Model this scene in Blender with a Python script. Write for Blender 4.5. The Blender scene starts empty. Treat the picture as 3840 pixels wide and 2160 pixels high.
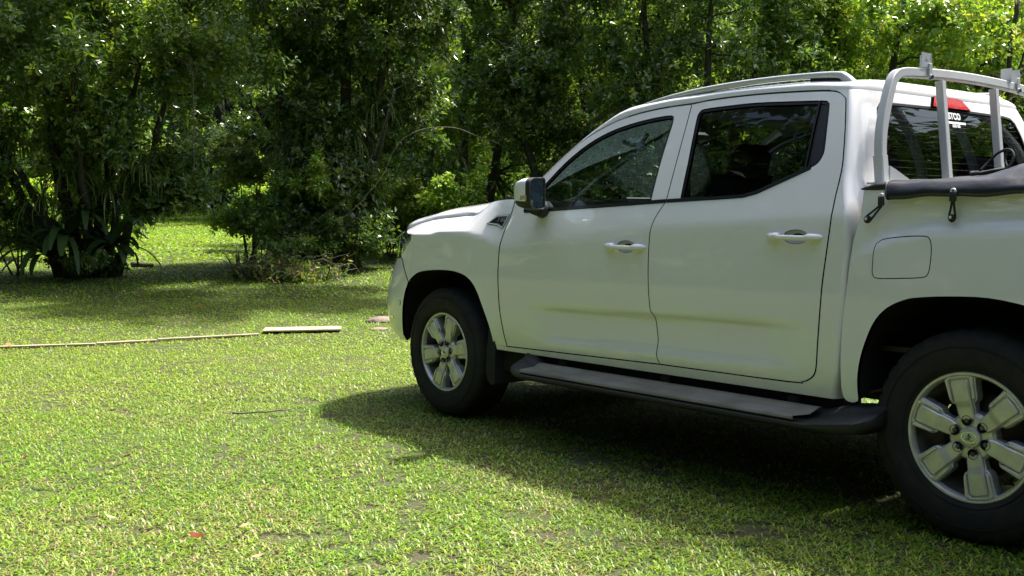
import bpy, math, random
import numpy as np
from mathutils import Vector, Matrix
from mathutils.geometry import delaunay_2d_cdt

# ------------------------------------------------------------------ camera, sky, sun, exposure
SC = bpy.context.scene
COL = SC.collection
CAM = np.array([-1.819, 4.397, 1.135])
YAW, PITCH, ROLL = -0.6783, -0.0648, -0.005
FW = np.array([math.cos(YAW), math.sin(YAW), 0.0])
RT = np.array([math.sin(YAW), -math.cos(YAW), 0.0])
cam_data = bpy.data.cameras.new('camera')
cam = bpy.data.objects.new('camera', cam_data); COL.objects.link(cam)
fwd = Vector((math.cos(YAW)*math.cos(PITCH), math.sin(YAW)*math.cos(PITCH), math.sin(PITCH)))
rgt = Vector(RT); upv = rgt.cross(fwd)
r2 = rgt*math.cos(ROLL)+upv*math.sin(ROLL); u2 = -rgt*math.sin(ROLL)+upv*math.cos(ROLL)
M = Matrix((r2, u2, -fwd)).transposed().to_4x4(); M.translation = Vector(CAM)
cam.matrix_world = M
cam_data.sensor_width = 36.0; cam_data.lens = 3947.0/3840*36
cam_data.clip_start = 0.05; cam_data.clip_end = 600
SC.camera = cam

SUN_DIR = Vector((-0.10, -0.52, 1.0)).normalized()      # towards the sun: high, behind the truck
world = bpy.data.worlds.new('World'); SC.world = world; world.use_nodes = True
wn = world.node_tree.nodes; wl = world.node_tree.links
sky = wn.new('ShaderNodeTexSky'); sky.sky_type = 'NISHITA'; sky.sun_disc = False
sky.sun_elevation = math.asin(SUN_DIR.z)
sky.sun_rotation = math.atan2(SUN_DIR.x, SUN_DIR.y)
sky.air_density = 1.0; sky.dust_density = 5.0; sky.ozone_density = 1.0
wn['Background'].inputs['Strength'].default_value = 0.14
wl.new(sky.outputs[0], wn['Background'].inputs['Color'])
sd = bpy.data.lights.new('sun', 'SUN'); sd.energy = 4.8; sd.angle = math.radians(3.0); sd.color = (1.0, 0.955, 0.87)
so = bpy.data.objects.new('sun', sd); COL.objects.link(so)
so.rotation_euler = (-SUN_DIR).to_track_quat('-Z', 'Y').to_euler(); so.location = (0, 0, 30)
SC.view_settings.view_transform = 'Standard'; SC.view_settings.look = 'None'
SC.view_settings.exposure = 1.22; SC.view_settings.gamma = 1.0

# ------------------------------------------------------------------ helpers
def sm(a, b, x):
    t = np.clip((np.asarray(x, float)-a)/(b-a), 0, 1); return t*t*(3-2*t)
def herm(xs, ys):
    xs = np.array(xs, float); ys = np.array(ys, float); d = np.diff(ys)/np.diff(xs)
    m = np.r_[d[0], [0 if a*b <= 0 else 2*a*b/(a+b) for a, b in zip(d[:-1], d[1:])], d[-1]]
    def f(x):
        x = np.clip(np.asarray(x, float), xs[0], xs[-1]); i = np.clip(np.searchsorted(xs, x)-1, 0, len(xs)-2)
        h = xs[i+1]-xs[i]; t = (x-xs[i])/h
        return ys[i]*(1+2*t)*(1-t)**2+ys[i+1]*t*t*(3-2*t)+h*(m[i]*t*(1-t)**2-m[i+1]*t*t*(1-t))
    return f
def smin(a, b, k=.004):
    m = np.minimum(a, b); return m-k*np.log(np.exp(-(a-m)/k)+np.exp(-(b-m)/k))

def tag(o, label=None, cat=None, group=None, kind=None):
    if label: o['label'] = label
    if cat: o['category'] = cat
    if group: o['group'] = group
    if kind: o['kind'] = kind
    return o
def thing(name, loc=(0, 0, 0), rz=0, label=None, cat=None, group=None):
    o = bpy.data.objects.new(name, None); COL.objects.link(o)
    o.location = loc; o.rotation_euler = (0, 0, rz); o.empty_display_size = .2
    return tag(o, label, cat, group)
def mesh(name, V, F, mats, parent=None, smooth=True, normals=None, midx=None, tint=None):
    """link verts V and faces F (list, or an int array of equal-sided faces) as one mesh object"""
    me = bpy.data.meshes.new(name); V = np.asarray(V, np.float32)
    if isinstance(F, np.ndarray):
        n, k = F.shape
        me.vertices.add(len(V)); me.vertices.foreach_set('co', V.ravel())
        me.loops.add(n*k); me.loops.foreach_set('vertex_index', F.astype(np.int32).ravel())
        me.polygons.add(n); me.polygons.foreach_set('loop_start', np.arange(0, n*k, k, dtype=np.int32))
        me.polygons.foreach_set('loop_total', np.full(n, k, np.int32))
    else:
        me.from_pydata(V.tolist(), [], [tuple(int(i) for i in f) for f in F])
    if not isinstance(mats, (list, tuple)): mats = [mats]
    for m in mats: me.materials.append(m)
    if midx is not None: me.polygons.foreach_set('material_index', np.asarray(midx, np.int32))
    me.polygons.foreach_set('use_smooth', np.full(len(me.polygons), bool(smooth)))
    if tint is not None:
        a = me.attributes.new('tint', 'FLOAT_COLOR', 'POINT')
        c = np.ones((len(V), 4), np.float32); c[:, :3] = tint; a.data.foreach_set('color', c.ravel())
    me.update(calc_edges=True)
    if normals is not None: me.normals_split_custom_set_from_vertices(np.asarray(normals, float).tolist())
    o = bpy.data.objects.new(name, me); COL.objects.link(o)
    if parent is not None: o.parent = parent
    return o
class MB:
    """collects pieces into one mesh"""
    def __init__(s): s.v = []; s.f = []; s.m = []; s.n = 0
    def add(s, V, F, mi=0):
        s.v.append(np.asarray(V, float)); s.f += [tuple(int(i)+s.n for i in f) for f in F]; s.m += [mi]*len(F); s.n += len(V); return s
    def build(s, name, mats, parent=None, smooth=False, bevel=0):
        o = mesh(name, np.concatenate(s.v), s.f, mats, parent, smooth, midx=s.m)
        if smooth:
            pass
        return o
def frames(P):
    P = np.asarray(P, float); T = np.gradient(P, axis=0); T /= np.linalg.norm(T, axis=1)[:, None]+1e-12
    a = np.array([0, 0, 1.]) if abs(T[0][2]) < .9 else np.array([1., 0, 0])
    N = []; n = a-T[0]*(a@T[0]); n /= np.linalg.norm(n)
    for t in T:
        n = n-t*(n@t); n /= np.linalg.norm(n)+1e-12; N.append(n.copy())
    N = np.array(N); return T, N, np.cross(T, N)
def tube(P, r, k=8, cap=True, prof=None):
    """tube along P; r number or per-point; prof: 2D profile (unit) instead of a circle"""
    P = np.asarray(P, float); n = len(P); T, N, B = frames(P)
    r = np.broadcast_to(np.asarray(r, float), (n,))
    if prof is None:
        a = np.linspace(0, 2*np.pi, k, endpoint=False); prof = np.c_[np.cos(a), np.sin(a)]
    prof = np.asarray(prof, float); k = len(prof)
    V = P[:, None]+(N[:, None]*prof[None, :, :1]+B[:, None]*prof[None, :, 1:])*r[:, None, None]
    V = V.reshape(-1, 3); F = []
    for i in range(n-1):
        for j in range(k):
            F.append((i*k+j, i*k+(j+1) % k, (i+1)*k+(j+1) % k, (i+1)*k+j))
    if cap: F.append(tuple(range(k))[::-1]); F.append(tuple((n-1)*k+j for j in range(k)))
    return V, F
def cr(pts, n=6, closed=False):
    """Catmull-Rom through points"""
    P = np.asarray(pts, float)
    if closed: P = np.vstack([P[-1], P, P[0], P[1]])
    else: P = np.vstack([2*P[0]-P[1], P, 2*P[-1]-P[-2]])
    out = []
    for i in range(1, len(P)-2):
        for t in np.linspace(0, 1, n, endpoint=False):
            a, b, c, d = P[i-1], P[i], P[i+1], P[i+2]
            out.append(.5*((2*b)+(c-a)*t+(2*a-5*b+4*c-d)*t*t+(3*b-a-3*c+d)*t**3))
    if not closed: out.append(P[-2])
    return np.array(out)
def box(c, s, rz=0, bev=0.0):
    x, y, z = np.array(s)/2
    if bev <= 0:
        V = np.array([(a*x, b*y, d*z) for a in (-1, 1) for b in (-1, 1) for d in (-1, 1)])
        F = [(0, 1, 3, 2), (4, 6, 7, 5), (0, 4, 5, 1), (2, 3, 7, 6), (0, 2, 6, 4), (1, 5, 7, 3)]
    else:
        e = bev; L = []
        for zz, q in ((-z, e), (-z+e, 0), (z-e, 0), (z, e)):
            X, Y = x-q, y-q
            L += [(-X+e, -Y, zz), (X-e, -Y, zz), (X, -Y+e, zz), (X, Y-e, zz), (X-e, Y, zz), (-X+e, Y, zz), (-X, Y-e, zz), (-X, -Y+e, zz)]
        V = np.array(L); F = [tuple(range(8))[::-1], tuple(range(24, 32))]
        for i in range(3):
            for j in range(8): F.append((i*8+j, i*8+(j+1) % 8, i*8+8+(j+1) % 8, i*8+8+j))
    ca, sa = math.cos(rz), math.sin(rz)
    V = np.c_[V[:, 0]*ca-V[:, 1]*sa, V[:, 0]*sa+V[:, 1]*ca, V[:, 2]]+np.array(c)
    return V, F
def lathe(prof, k=96, ax='y', rmod=None):
    """prof: (radius, offset along axis); surface of revolution about the y axis"""
    prof = np.asarray(prof, float); n = len(prof); a = np.linspace(0, 2*np.pi, k, endpoint=False)
    r = prof[:, 0][:, None]*np.ones(k)[None]
    if rmod is not None: r = r+rmod
    V = np.stack([r*np.cos(a), prof[:, 1][:, None]*np.ones(k)[None], r*np.sin(a)], -1).reshape(-1, 3)
    F = [(i*k+j, (i+1)*k+j, (i+1)*k+(j+1) % k, i*k+(j+1) % k) for i in range(n-1) for j in range(k)]
    return V, F
def inset(poly, d):
    """move a closed 2D loop inwards by d (outwards if negative)"""
    P = np.asarray(poly, float)
    area = np.sum(P[:, 0]*np.roll(P[:, 1], -1)-np.roll(P[:, 0], -1)*P[:, 1]); s = 1 if area > 0 else -1
    a = P-np.roll(P, 1, 0); b = np.roll(P, -1, 0)-P
    a /= np.linalg.norm(a, axis=1)[:, None]+1e-9; b /= np.linalg.norm(b, axis=1)[:, None]+1e-9
    na = np.c_[-a[:, 1], a[:, 0]]*s; nb = np.c_[-b[:, 1], b[:, 0]]*s; m = na+nb
    m /= np.maximum((m*na).sum(1), .5)[:, None]
    return P+m*d
def pip(P, poly):
    x, y = P[:, 0], P[:, 1]; ins = np.zeros(len(P), bool); n = len(poly)
    for i in range(n):
        x1, y1 = poly[i]; x2, y2 = poly[(i+1) % n]
        c = (y1 > y) != (y2 > y)
        ins ^= c & (x < (x2-x1)*(y-y1)/(y2-y1+1e-15)+x1)
    return ins
def dseg(P, poly):
    d = np.full(len(P), 9.); n = len(poly)
    for i in range(n):
        a = poly[i]; b = poly[(i+1) % n]; ab = b-a; t = np.clip(((P-a)@ab)/(ab@ab+1e-15), 0, 1)
        d = np.minimum(d, np.hypot(*(P-(a+t[:, None]*ab)).T))
    return d
def resamp(loop, h):
    P = np.asarray(loop, float); out = []
    for i in range(len(P)):
        a, b = P[i], P[(i+1) % len(P)]; L = np.hypot(*(b-a))
        if L < 1e-6: continue
        k = max(1, int(round(L/h)))
        for j in range(k): out.append(a+(b-a)*j/k)
    return np.array(out)
def nrm(mp, u, v, e=1.5e-3):
    du = mp(u+e, v)-mp(u-e, v); dv = mp(u, v+e)-mp(u, v-e); n = np.cross(du, dv)
    return n/(np.linalg.norm(n, axis=-1)[..., None]+1e-12)
def sheet(name, mp, outer, mat, parent, sgn=1, holes=(), h=.022, off=0., flange=.014, flip=False, thick=0, offset_fn=None):
    """a body panel: 2D outline (with holes) triangulated and laid on the surface mp(u,v), edges turned inwards.
    sgn -1 builds the mirrored panel on the other side of the truck."""
    loops = [resamp(outer, h*.8)]+[resamp(q, h*.8) for q in holes]
    lo = loops[0].min(0); hi = loops[0].max(0)
    gx, gy = np.meshgrid(np.arange(lo[0], hi[0], h), np.arange(lo[1], hi[1], h)); gx = gx+(np.arange(gx.shape[0]) % 2)[:, None]*h*.5
    G = np.c_[gx.ravel(), gy.ravel()]; k = pip(G, loops[0])
    for q in loops[1:]: k &= ~pip(G, q)
    G = G[k]; k = np.ones(len(G), bool)
    for q in loops: k &= dseg(G, q) > h*.45
    G = G[k]
    co = []; ed = []
    for q in loops:
        s = len(co); co += [Vector(p) for p in q]; ed += [(s+i, s+(i+1) % len(q)) for i in range(len(q))]
    nb = len(co); co += [Vector(p) for p in G]
    vs, es, fs, ov, oe, of = delaunay_2d_cdt(co, ed, [], 0, 1e-7)
    vs = np.array([tuple(v) for v in vs]); fs = np.array([tuple(f) for f in fs])
    cen = vs[fs].mean(1); k = pip(cen, loops[0])
    for q in loops[1:]: k &= ~pip(cen, q)
    fs = fs[k]
    a = vs[fs]; area = (a[:, 1, 0]-a[:, 0, 0])*(a[:, 2, 1]-a[:, 0, 1])-(a[:, 2, 0]-a[:, 0, 0])*(a[:, 1, 1]-a[:, 0, 1])
    fs[area < 0] = fs[area < 0][:, ::-1]; fs = fs[abs(area) > 1e-10]
    N = nrm(mp, vs[:, 0], vs[:, 1]); ref = 1 if not flip else -1
    # (u,v)->(x,z) maps have normal pointing to -y: turn all outward
    P = mp(vs[:, 0], vs[:, 1]); s = -1 if not flip else 1
    N = N*s; F = fs[:, ::-1] if s < 0 else fs
    o_ = off if offset_fn is None else off+offset_fn(vs[:, 0], vs[:, 1])[:, None]
    P = P+N*o_
    V = [P]; NN = [N]; FF = [tuple(f) for f in F]; base = len(P)
    if flange:
        for li, q in enumerate(loops):
            n = len(q); p = mp(q[:, 0], q[:, 1]); nn = nrm(mp, q[:, 0], q[:, 1])*s
            oo = off if offset_fn is None else off+offset_fn(q[:, 0], q[:, 1])[:, None]
            p = p+nn*oo; t = np.roll(p, -1, 0)-np.roll(p, 1, 0); t /= np.linalg.norm(t, axis=1)[:, None]+1e-12
            out = np.cross(t, nn); ar = np.sum(q[:, 0]*np.roll(q[:, 1], -1)-np.roll(q[:, 0], -1)*q[:, 1])
            sg = 1 if ar > 0 else -1
            if li: sg = -sg
            out = out*sg*(-1 if s < 0 else 1)
            r = min(.0035, flange*.4); pin = p
            rows = [(0, 0, nn), (-r*.3, r*.35, nn+out), (-r, r*.5, out), (-flange, r*.5, out)]
            st = base
            for dn, do, nv in rows:
                V.append(pin+nn*dn+out*do); nv = nv/np.linalg.norm(nv, axis=1)[:, None]; NN.append(nv)
            base += 4*n
            for k_ in range(3):
                for i in range(n):
                    a0, b0 = st+k_*n+i, st+k_*n+(i+1) % n
                    f = (a0, b0, b0+n, a0+n)
                    FF.append(f if (sg > 0) == (s > 0) else f[::-1])
    V = np.concatenate(V); NN = np.concatenate(NN)
    if sgn < 0:
        V = V*[1, -1, 1]; NN = NN*[1, -1, 1]; FF = [f[::-1] for f in FF]
    return mesh(name, V, FF, mat, parent, True, normals=NN)
def grid(name, P, mat, parent=None, sgn=1, smooth=True, closed=False, flip=False):
    """P[i,j] lattice of points -> quads"""
    P = np.asarray(P, float); n, m = P.shape[:2]; V = P.reshape(-1, 3).copy(); F = []
    mm = m if closed else m-1
    i, j = np.meshgrid(np.arange(n-1), np.arange(mm), indexing='ij')
    F = np.stack([i*m+j, i*m+(j+1) % m, (i+1)*m+(j+1) % m, (i+1)*m+j], -1).reshape(-1, 4)
    if sgn < 0: V = V*[1, -1, 1]
    if (sgn < 0) != flip: F = F[:, ::-1]
    return mesh(name, V, np.ascontiguousarray(F), mat, parent, smooth)
def text_mesh(name, s, size, ext, mat, parent, loc, rot, shear=0, sx=1.0, bold=0.0):
    cu = bpy.data.curves.new(name, 'FONT'); cu.body = s; cu.size = size; cu.extrude = ext; cu.shear = shear
    cu.align_x = 'CENTER'; cu.align_y = 'CENTER'; cu.offset = bold; cu.space_character = 1.02
    o = bpy.data.objects.new(name, cu); COL.objects.link(o)
    dg = bpy.context.evaluated_depsgraph_get(); me = bpy.data.meshes.new_from_object(o.evaluated_get(dg))
    bpy.data.objects.remove(o); bpy.data.curves.remove(cu)
    me.materials.clear(); me.materials.append(mat)
    q = bpy.data.objects.new(name, me); COL.objects.link(q); q.parent = parent
    q.matrix_local = Matrix.Translation(loc) @ rot @ Matrix.Diagonal((sx, 1, 1, 1)); return q

# ------------------------------------------------------------------ materials
def mat(name, col, rough=.5, metal=0., spec=.5, coat=0., noise=0., nscale=20., bump=0., bscale=200., bdist=.002, col2=None, mixscale=8., sheen=0, trans=None, coords='Object', detail=4., tintattr=False, hue=0):
    m = bpy.data.materials.new(name); m.use_nodes = True; nt = m.node_tree; N = nt.nodes; L = nt.links
    b = N['Principled BSDF']; b.inputs['Base Color'].default_value = (*col, 1); b.inputs['Roughness'].default_value = rough
    b.inputs['Metallic'].default_value = metal; b.inputs['Specular IOR Level'].default_value = spec
    b.inputs['Coat Weight'].default_value = coat; b.inputs['Coat Roughness'].default_value = .03
    tc = N.new('ShaderNodeTexCoord'); src = tc.outputs[coords]
    if col2 is not None or noise:
        n = N.new('ShaderNodeTexNoise'); n.inputs['Scale'].default_value = mixscale; n.inputs['Detail'].default_value = detail; L.new(src, n.inputs['Vector'])
        mx = N.new('ShaderNodeMixRGB'); mx.inputs[1].default_value = (*col, 1); mx.inputs[2].default_value = (*(col2 if col2 is not None else [c*(1-noise) for c in col]), 1)
        rp = N.new('ShaderNodeMapRange'); rp.inputs['From Min'].default_value = .35; rp.inputs['From Max'].default_value = .65
        L.new(n.outputs['Fac'], rp.inputs['Value']); L.new(rp.outputs[0], mx.inputs[0]); L.new(mx.outputs[0], b.inputs['Base Color'])
    if rough < .9:
        n2 = N.new('ShaderNodeTexNoise'); n2.inputs['Scale'].default_value = nscale; n2.inputs['Detail'].default_value = 3; L.new(src, n2.inputs['Vector'])
        r2_ = N.new('ShaderNodeMapRange'); r2_.inputs['To Min'].default_value = max(0, rough*.8); r2_.inputs['To Max'].default_value = min(1, rough*1.25)
        L.new(n2.outputs['Fac'], r2_.inputs['Value']); L.new(r2_.outputs[0], b.inputs['Roughness'])
    if bump:
        n3 = N.new('ShaderNodeTexNoise'); n3.inputs['Scale'].default_value = bscale; n3.inputs['Detail'].default_value = 4; L.new(src, n3.inputs['Vector'])
        bp = N.new('ShaderNodeBump'); bp.inputs['Strength'].default_value = bump; bp.inputs['Distance'].default_value = bdist
        L.new(n3.outputs['Fac'], bp.inputs['Height']); L.new(bp.outputs[0], b.inputs['Normal'])
    return m
def leafmat(name, rough=.38, transl=.45, tcol=(1.0, 1.15, .35), spec=.5):
    """foliage: per-leaf tint attribute, glossy top, light passing through"""
    m = bpy.data.materials.new(name); m.use_nodes = True; nt = m.node_tree; N = nt.nodes; L = nt.links
    b = N['Principled BSDF']; b.inputs['Roughness'].default_value = rough; b.inputs['Specular IOR Level'].default_value = spec
    at = N.new('ShaderNodeAttribute'); at.attribute_name = 'tint'
    tc = N.new('ShaderNodeTexCoord'); no = N.new('ShaderNodeTexNoise'); no.inputs['Scale'].default_value = 14; L.new(tc.outputs['Object'], no.inputs['Vector'])
    mr = N.new('ShaderNodeMapRange'); mr.inputs['To Min'].default_value = .75; mr.inputs['To Max'].default_value = 1.25; L.new(no.outputs['Fac'], mr.inputs['Value'])
    mu = N.new('ShaderNodeVectorMath'); mu.operation = 'SCALE'; L.new(at.outputs['Color'], mu.inputs[0]); L.new(mr.outputs[0], mu.inputs['Scale'])
    L.new(mu.outputs[0], b.inputs['Base Color'])
    t = N.new('ShaderNodeBsdfTranslucent'); m2 = N.new('ShaderNodeVectorMath'); m2.operation = 'MULTIPLY'; m2.inputs[1].default_value = tcol
    L.new(mu.outputs[0], m2.inputs[0]); L.new(m2.outputs[0], t.inputs['Color'])
    mx = N.new('ShaderNodeMixShader'); mx.inputs[0].default_value = transl
    L.new(b.outputs[0], mx.inputs[1]); L.new(t.outputs[0], mx.inputs[2]); L.new(mx.outputs[0], N['Material Output'].inputs['Surface'])
    return m
def glassmat(name, tint, refl=1.45, rough=.0):
    """thin automotive glass: tinted see-through plus a Fresnel reflection"""
    m = bpy.data.materials.new(name); m.use_nodes = True; nt = m.node_tree; N = nt.nodes; L = nt.links
    N.remove(N['Principled BSDF'])
    tr = N.new('ShaderNodeBsdfTransparent'); tr.inputs['Color'].default_value = (*tint, 1)
    gl = N.new('ShaderNodeBsdfGlossy'); gl.inputs['Roughness'].default_value = rough; gl.inputs['Color'].default_value = (.9, 1, 1, 1)
    fr = N.new('ShaderNodeFresnel')      # same reflectance from both sides: a thin pane, not a solid block
    ge = N.new('ShaderNodeNewGeometry'); mi = N.new('ShaderNodeMapRange'); mi.inputs['To Min'].default_value = refl; mi.inputs['To Max'].default_value = 1/refl
    L.new(ge.outputs['Backfacing'], mi.inputs['Value']); L.new(mi.outputs[0], fr.inputs['IOR'])
    tc = N.new('ShaderNodeTexCoord'); no = N.new('ShaderNodeTexNoise'); no.inputs['Scale'].default_value = 2.2; L.new(tc.outputs['Object'], no.inputs['Vector'])
    bp = N.new('ShaderNodeBump'); bp.inputs['Strength'].default_value = .012; bp.inputs['Distance'].default_value = .02; L.new(no.outputs['Fac'], bp.inputs['Height']); L.new(bp.outputs[0], gl.inputs['Normal'])
    mx = N.new('ShaderNodeMixShader'); L.new(fr.outputs[0], mx.inputs[0]); L.new(tr.outputs[0], mx.inputs[1]); L.new(gl.outputs[0], mx.inputs[2])
    L.new(mx.outputs[0], N['Material Output'].inputs['Surface']); return m
def paintmat():
    m = mat('white_paint', (.76, .77, .78), rough=.42, coat=1.0, spec=.4, nscale=6)
    nt = m.node_tree; N = nt.nodes; L = nt.links; b = N['Principled BSDF']
    # road film: thin brown dirt low on the sills and around the arches
    tc = N.new('ShaderNodeTexCoord'); sp = N.new('ShaderNodeSeparateXYZ'); L.new(tc.outputs['Object'], sp.inputs[0])
    mr = N.new('ShaderNodeMapRange'); mr.inputs['From Min'].default_value = .62; mr.inputs['From Max'].default_value = .42; mr.inputs['To Max'].default_value = .14; L.new(sp.outputs['Z'], mr.inputs['Value'])
    no = N.new('ShaderNodeTexNoise'); no.inputs['Scale'].default_value = 9; no.inputs['Detail'].default_value = 8; L.new(tc.outputs['Object'], no.inputs['Vector'])
    mr2 = N.new('ShaderNodeMapRange'); mr2.inputs['From Min'].default_value = .4; mr2.inputs['From Max'].default_value = .75; L.new(no.outputs['Fac'], mr2.inputs['Value'])
    mu = N.new('ShaderNodeMath'); mu.operation = 'MULTIPLY'; L.new(mr.outputs[0], mu.inputs[0]); L.new(mr2.outputs[0], mu.inputs[1])
    mx = N.new('ShaderNodeMixRGB'); mx.inputs[1].default_value = (.76, .77, .78, 1); mx.inputs[2].default_value = (.30, .25, .17, 1)
    L.new(mu.outputs[0], mx.inputs[0]); L.new(mx.outputs[0], b.inputs['Base Color'])
    b.inputs['Coat Roughness'].default_value = .02; b.inputs['Coat IOR'].default_value = 1.6
    return m
PAINT = paintmat()
BLACK = mat('black_plastic', (.007, .0075, .009), .5, bump=.15, bscale=600, bdist=.0005)
SEAL = mat('rubber_seal', (.006, .006, .007), .35)
DARK = mat('dark_cavity', (.006, .006, .007), .95)
STEEL = mat('underbody_metal', (.02, .02, .02), .6, metal=.3, col2=(.035, .025, .018), mixscale=12)
SILVER = mat('silver_paint', (.60, .62, .62), .4, metal=.3, coat=.5)
RIMM = mat('alloy', (.56, .56, .545), .38, metal=.5, coat=.3, col2=(.47, .465, .445), mixscale=20)
RIMD = mat('alloy_barrel', (.16, .155, .15), .5, metal=.5, col2=(.08, .07, .055), mixscale=15)
CHROME = mat('chrome', (.85, .87, .88), .08, metal=1.)
RUBBER = mat('tyre_rubber', (.0065, .0065, .007), .8, bump=.2, bscale=300, bdist=.0006, col2=(.012, .011, .010), mixscale=9)
VINYL = mat('black_vinyl', (.008, .008, .010), .36, spec=.55, bump=.5, bscale=22, bdist=.006)
CORD = mat('elastic_cord', (.012, .012, .012), .6)
RACKP = mat('rack_powdercoat', (.50, .52, .52), .48, metal=.15, bump=.1, bscale=900, bdist=.0004)
SEATM = mat('seat_cloth', (.02, .021, .023), .85, bump=.4, bscale=300, bdist=.002)
TRIM = mat('cabin_trim', (.035, .038, .042), .6)
DASHM = mat('dashboard_plastic', (.10, .11, .12), .45)
HEADL = mat('headliner', (.16, .16, .155), .9)
GLASSF = glassmat('front_glass', (.55, .68, .66), 1.42)
GLASSR = glassmat('privacy_glass', (.30, .34, .33), 1.42)
WINDSH = glassmat('windscreen_glass', (.75, .82, .8), 1.28)
LENS = glassmat('clear_lens', (.85, .9, .95), 1.5)
TRIMC = mat('satin_trim', (.88, .90, .92), .28, metal=.6, coat=.5)
MIRR = mat('mirror_silver', (.8, .85, .85), .02, metal=1.)
REDL = mat('red_lens', (.55, .015, .02), .12, coat=1., col2=(.38, .01, .014), mixscale=60)
AMBER = mat('amber_lens', (.42, .38, .24), .2, coat=1.)
STICK = mat('white_vinyl_letters', (.85, .86, .86), .5)
GREYL = mat('grey_letters', (.30, .31, .31), .3, metal=.6)
TREAD = mat('step_aluminium', (.25, .235, .205), .45, metal=.5, col2=(.17, .16, .13), mixscale=7)
zcr=herm([.3,.56,.85,1.12,1.5,1.87,2.3,2.5,2.58,2.65,2.74,2.86,2.98,3.1,3.27,3.45,3.7,4.3],[1.20,1.172,1.135,1.112,1.087,1.056,1.02,1.00,1.0,1.012,1.038,1.060,1.068,1.066,1.057,1.054,1.056,1.05])
zbelt=herm([.3,.7,1.0,1.45,2.4,3.2],[1.245,1.24,1.225,1.213,1.18,1.19])
mx=herm([0,2.5,2.85,3.0,3.2,3.53,3.7,4.5],[.33,.33,.85,1.4,1.8,1.9,2.0,2.0])
lowf=herm([.30,.36,.45,.56,.70,.85,1.0,1.3,1.9],[.84,.868,.895,.916,.925,.930,.929,.922,.90])
scal=herm([-.30,-.215,-.205,-.16,-.10,-.045,-.006,.004,.05],[.0,.005,.0045,-.009,-.014,-.0155,-.001,0,0])
def S(x,z):
    x=np.asarray(x,float); z=np.asarray(z,float)
    bul=.018*sm(2.60,2.85,x)
    fade=sm(.60,.95,x)*(1-sm(2.1,2.42,x))
    low=lowf(z)+bul+scal(z-(.745-.018*x))*fade
    sh=.929+bul-mx(x)*(z-zcr(x))
    zz=z-zbelt(x); gr=.882-.42*zz-.12*np.maximum(zz,0)**2+bul
    return smin(smin(low,sh),gr,.003)
PL=np.array([(3.45,.947),(3.5,.943),(3.6,.931),(3.7,.909),(3.8,.876),(3.87,.842),(3.95,.790),(4.03,.710),(4.10,.59),(4.15,.43),(4.185,.2),(4.195,0.0),(4.185,-.2)])
_t=3.45+np.r_[0,np.cumsum(np.hypot(*np.diff(PL,axis=0).T))]; TC=_t[-2]
plx=herm(_t,PL[:,0]); ply=herm(_t,PL[:,1])
xsz=herm([.36,.38,.41,.44,.51,.6,.69,.78,.86,.9,1.05,1.2],[.14,.10,.05,.015,0,0,.02,.062,.115,.14,.17,.22])
def W(t,z):
    t=np.asarray(t,float); z=np.asarray(z,float); f=t>3.45
    x0=np.where(f,plx(t),t); y0=np.where(f,ply(t),.947)
    e=1e-3; tx=plx(t+e)-plx(t-e); ty=ply(t+e)-ply(t-e); L=np.hypot(tx,ty)+1e-12
    nx=np.where(f,-ty/L,0); ny=np.where(f,tx/L,1)
    off=S(np.minimum(x0,3.9),z)-.947
    b=xsz(z)*sm(3.05,3.9,t)
    return np.stack(np.broadcast_arrays(x0+nx*off-b,y0+ny*off,z),-1)
zled=herm([-1.4,-.6,-.2,.1,.3,.42,.5],[1.10,1.10,1.11,1.10,1.065,1.01,.95])
_bz=herm([.30,.45,.6,.85,1.05,1.15,1.3],[.885,.905,.915,.915,.912,.907,.895])
def WB(x,z):
    x=np.asarray(x,float); z=np.asarray(z,float)
    y=_bz(z)+.030*(1-sm(-.035,.035,z-zled(x)))*(1-sm(.30,.52,x))
    return np.stack(np.broadcast_arrays(x,y,z),-1)

# ------------------------------------------------------------------ the pickup truck (x forward from the rear axle, y to its left, z up)
TR = thing('pickup_truck', (0, 0, 0), 0, 'white double cab pickup parked on the lawn, black cover over its cargo bed', 'pickup truck')
MIR = (1, -1)
def loc2(name, sgn): return name
# shut lines, in (along the side, height)
FD_FRONT = cr([(2.556, 1.240), (2.557, 1.166), (2.576, 1.096), (2.584, 1.022), (2.592, .957), (2.600, .870), (2.602, .752), (2.597, .649), (2.581, .555), (2.567, .458)], 3)
BP = cr([(1.447, .4785), (1.464, .527), (1.459, .588), (1.466, .647), (1.474, .701), (1.491, .727), (1.499, .827), (1.501, .92), (1.497, 1.019), (1.490, 1.092), (1.470, 1.158), (1.440, 1.211), (1.439, 1.244), (1.450, 1.418), (1.464, 1.569), (1.4765, 1.6635)], 3)
FD_TOP = cr([(1.4765, 1.6635), (1.600, 1.662), (1.718, 1.656), (1.851, 1.641), (1.98, 1.612), (2.137, 1.548), (2.259, 1.459), (2.376, 1.349), (2.47, 1.275), (2.556, 1.240)], 3)
RD_TOP = cr([(.665, 1.634), (.693, 1.644), (.744, 1.651), (.876, 1.661), (1.098, 1.671), (1.332, 1.672), (1.4765, 1.6635)], 3)
RD_REAR = cr([(1.447, .4785), (.756, .481), (.685, .488), (.649, .503), (.626, .523), (.613, .557), (.603, .651), (.590, .784), (.579, .898), (.558, 1.052), (.549, 1.135), (.553, 1.223), (.555, 1.298), (.563, 1.360), (.594, 1.484), (.630, 1.599), (.642, 1.617), (.665, 1.634)], 3)
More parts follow.
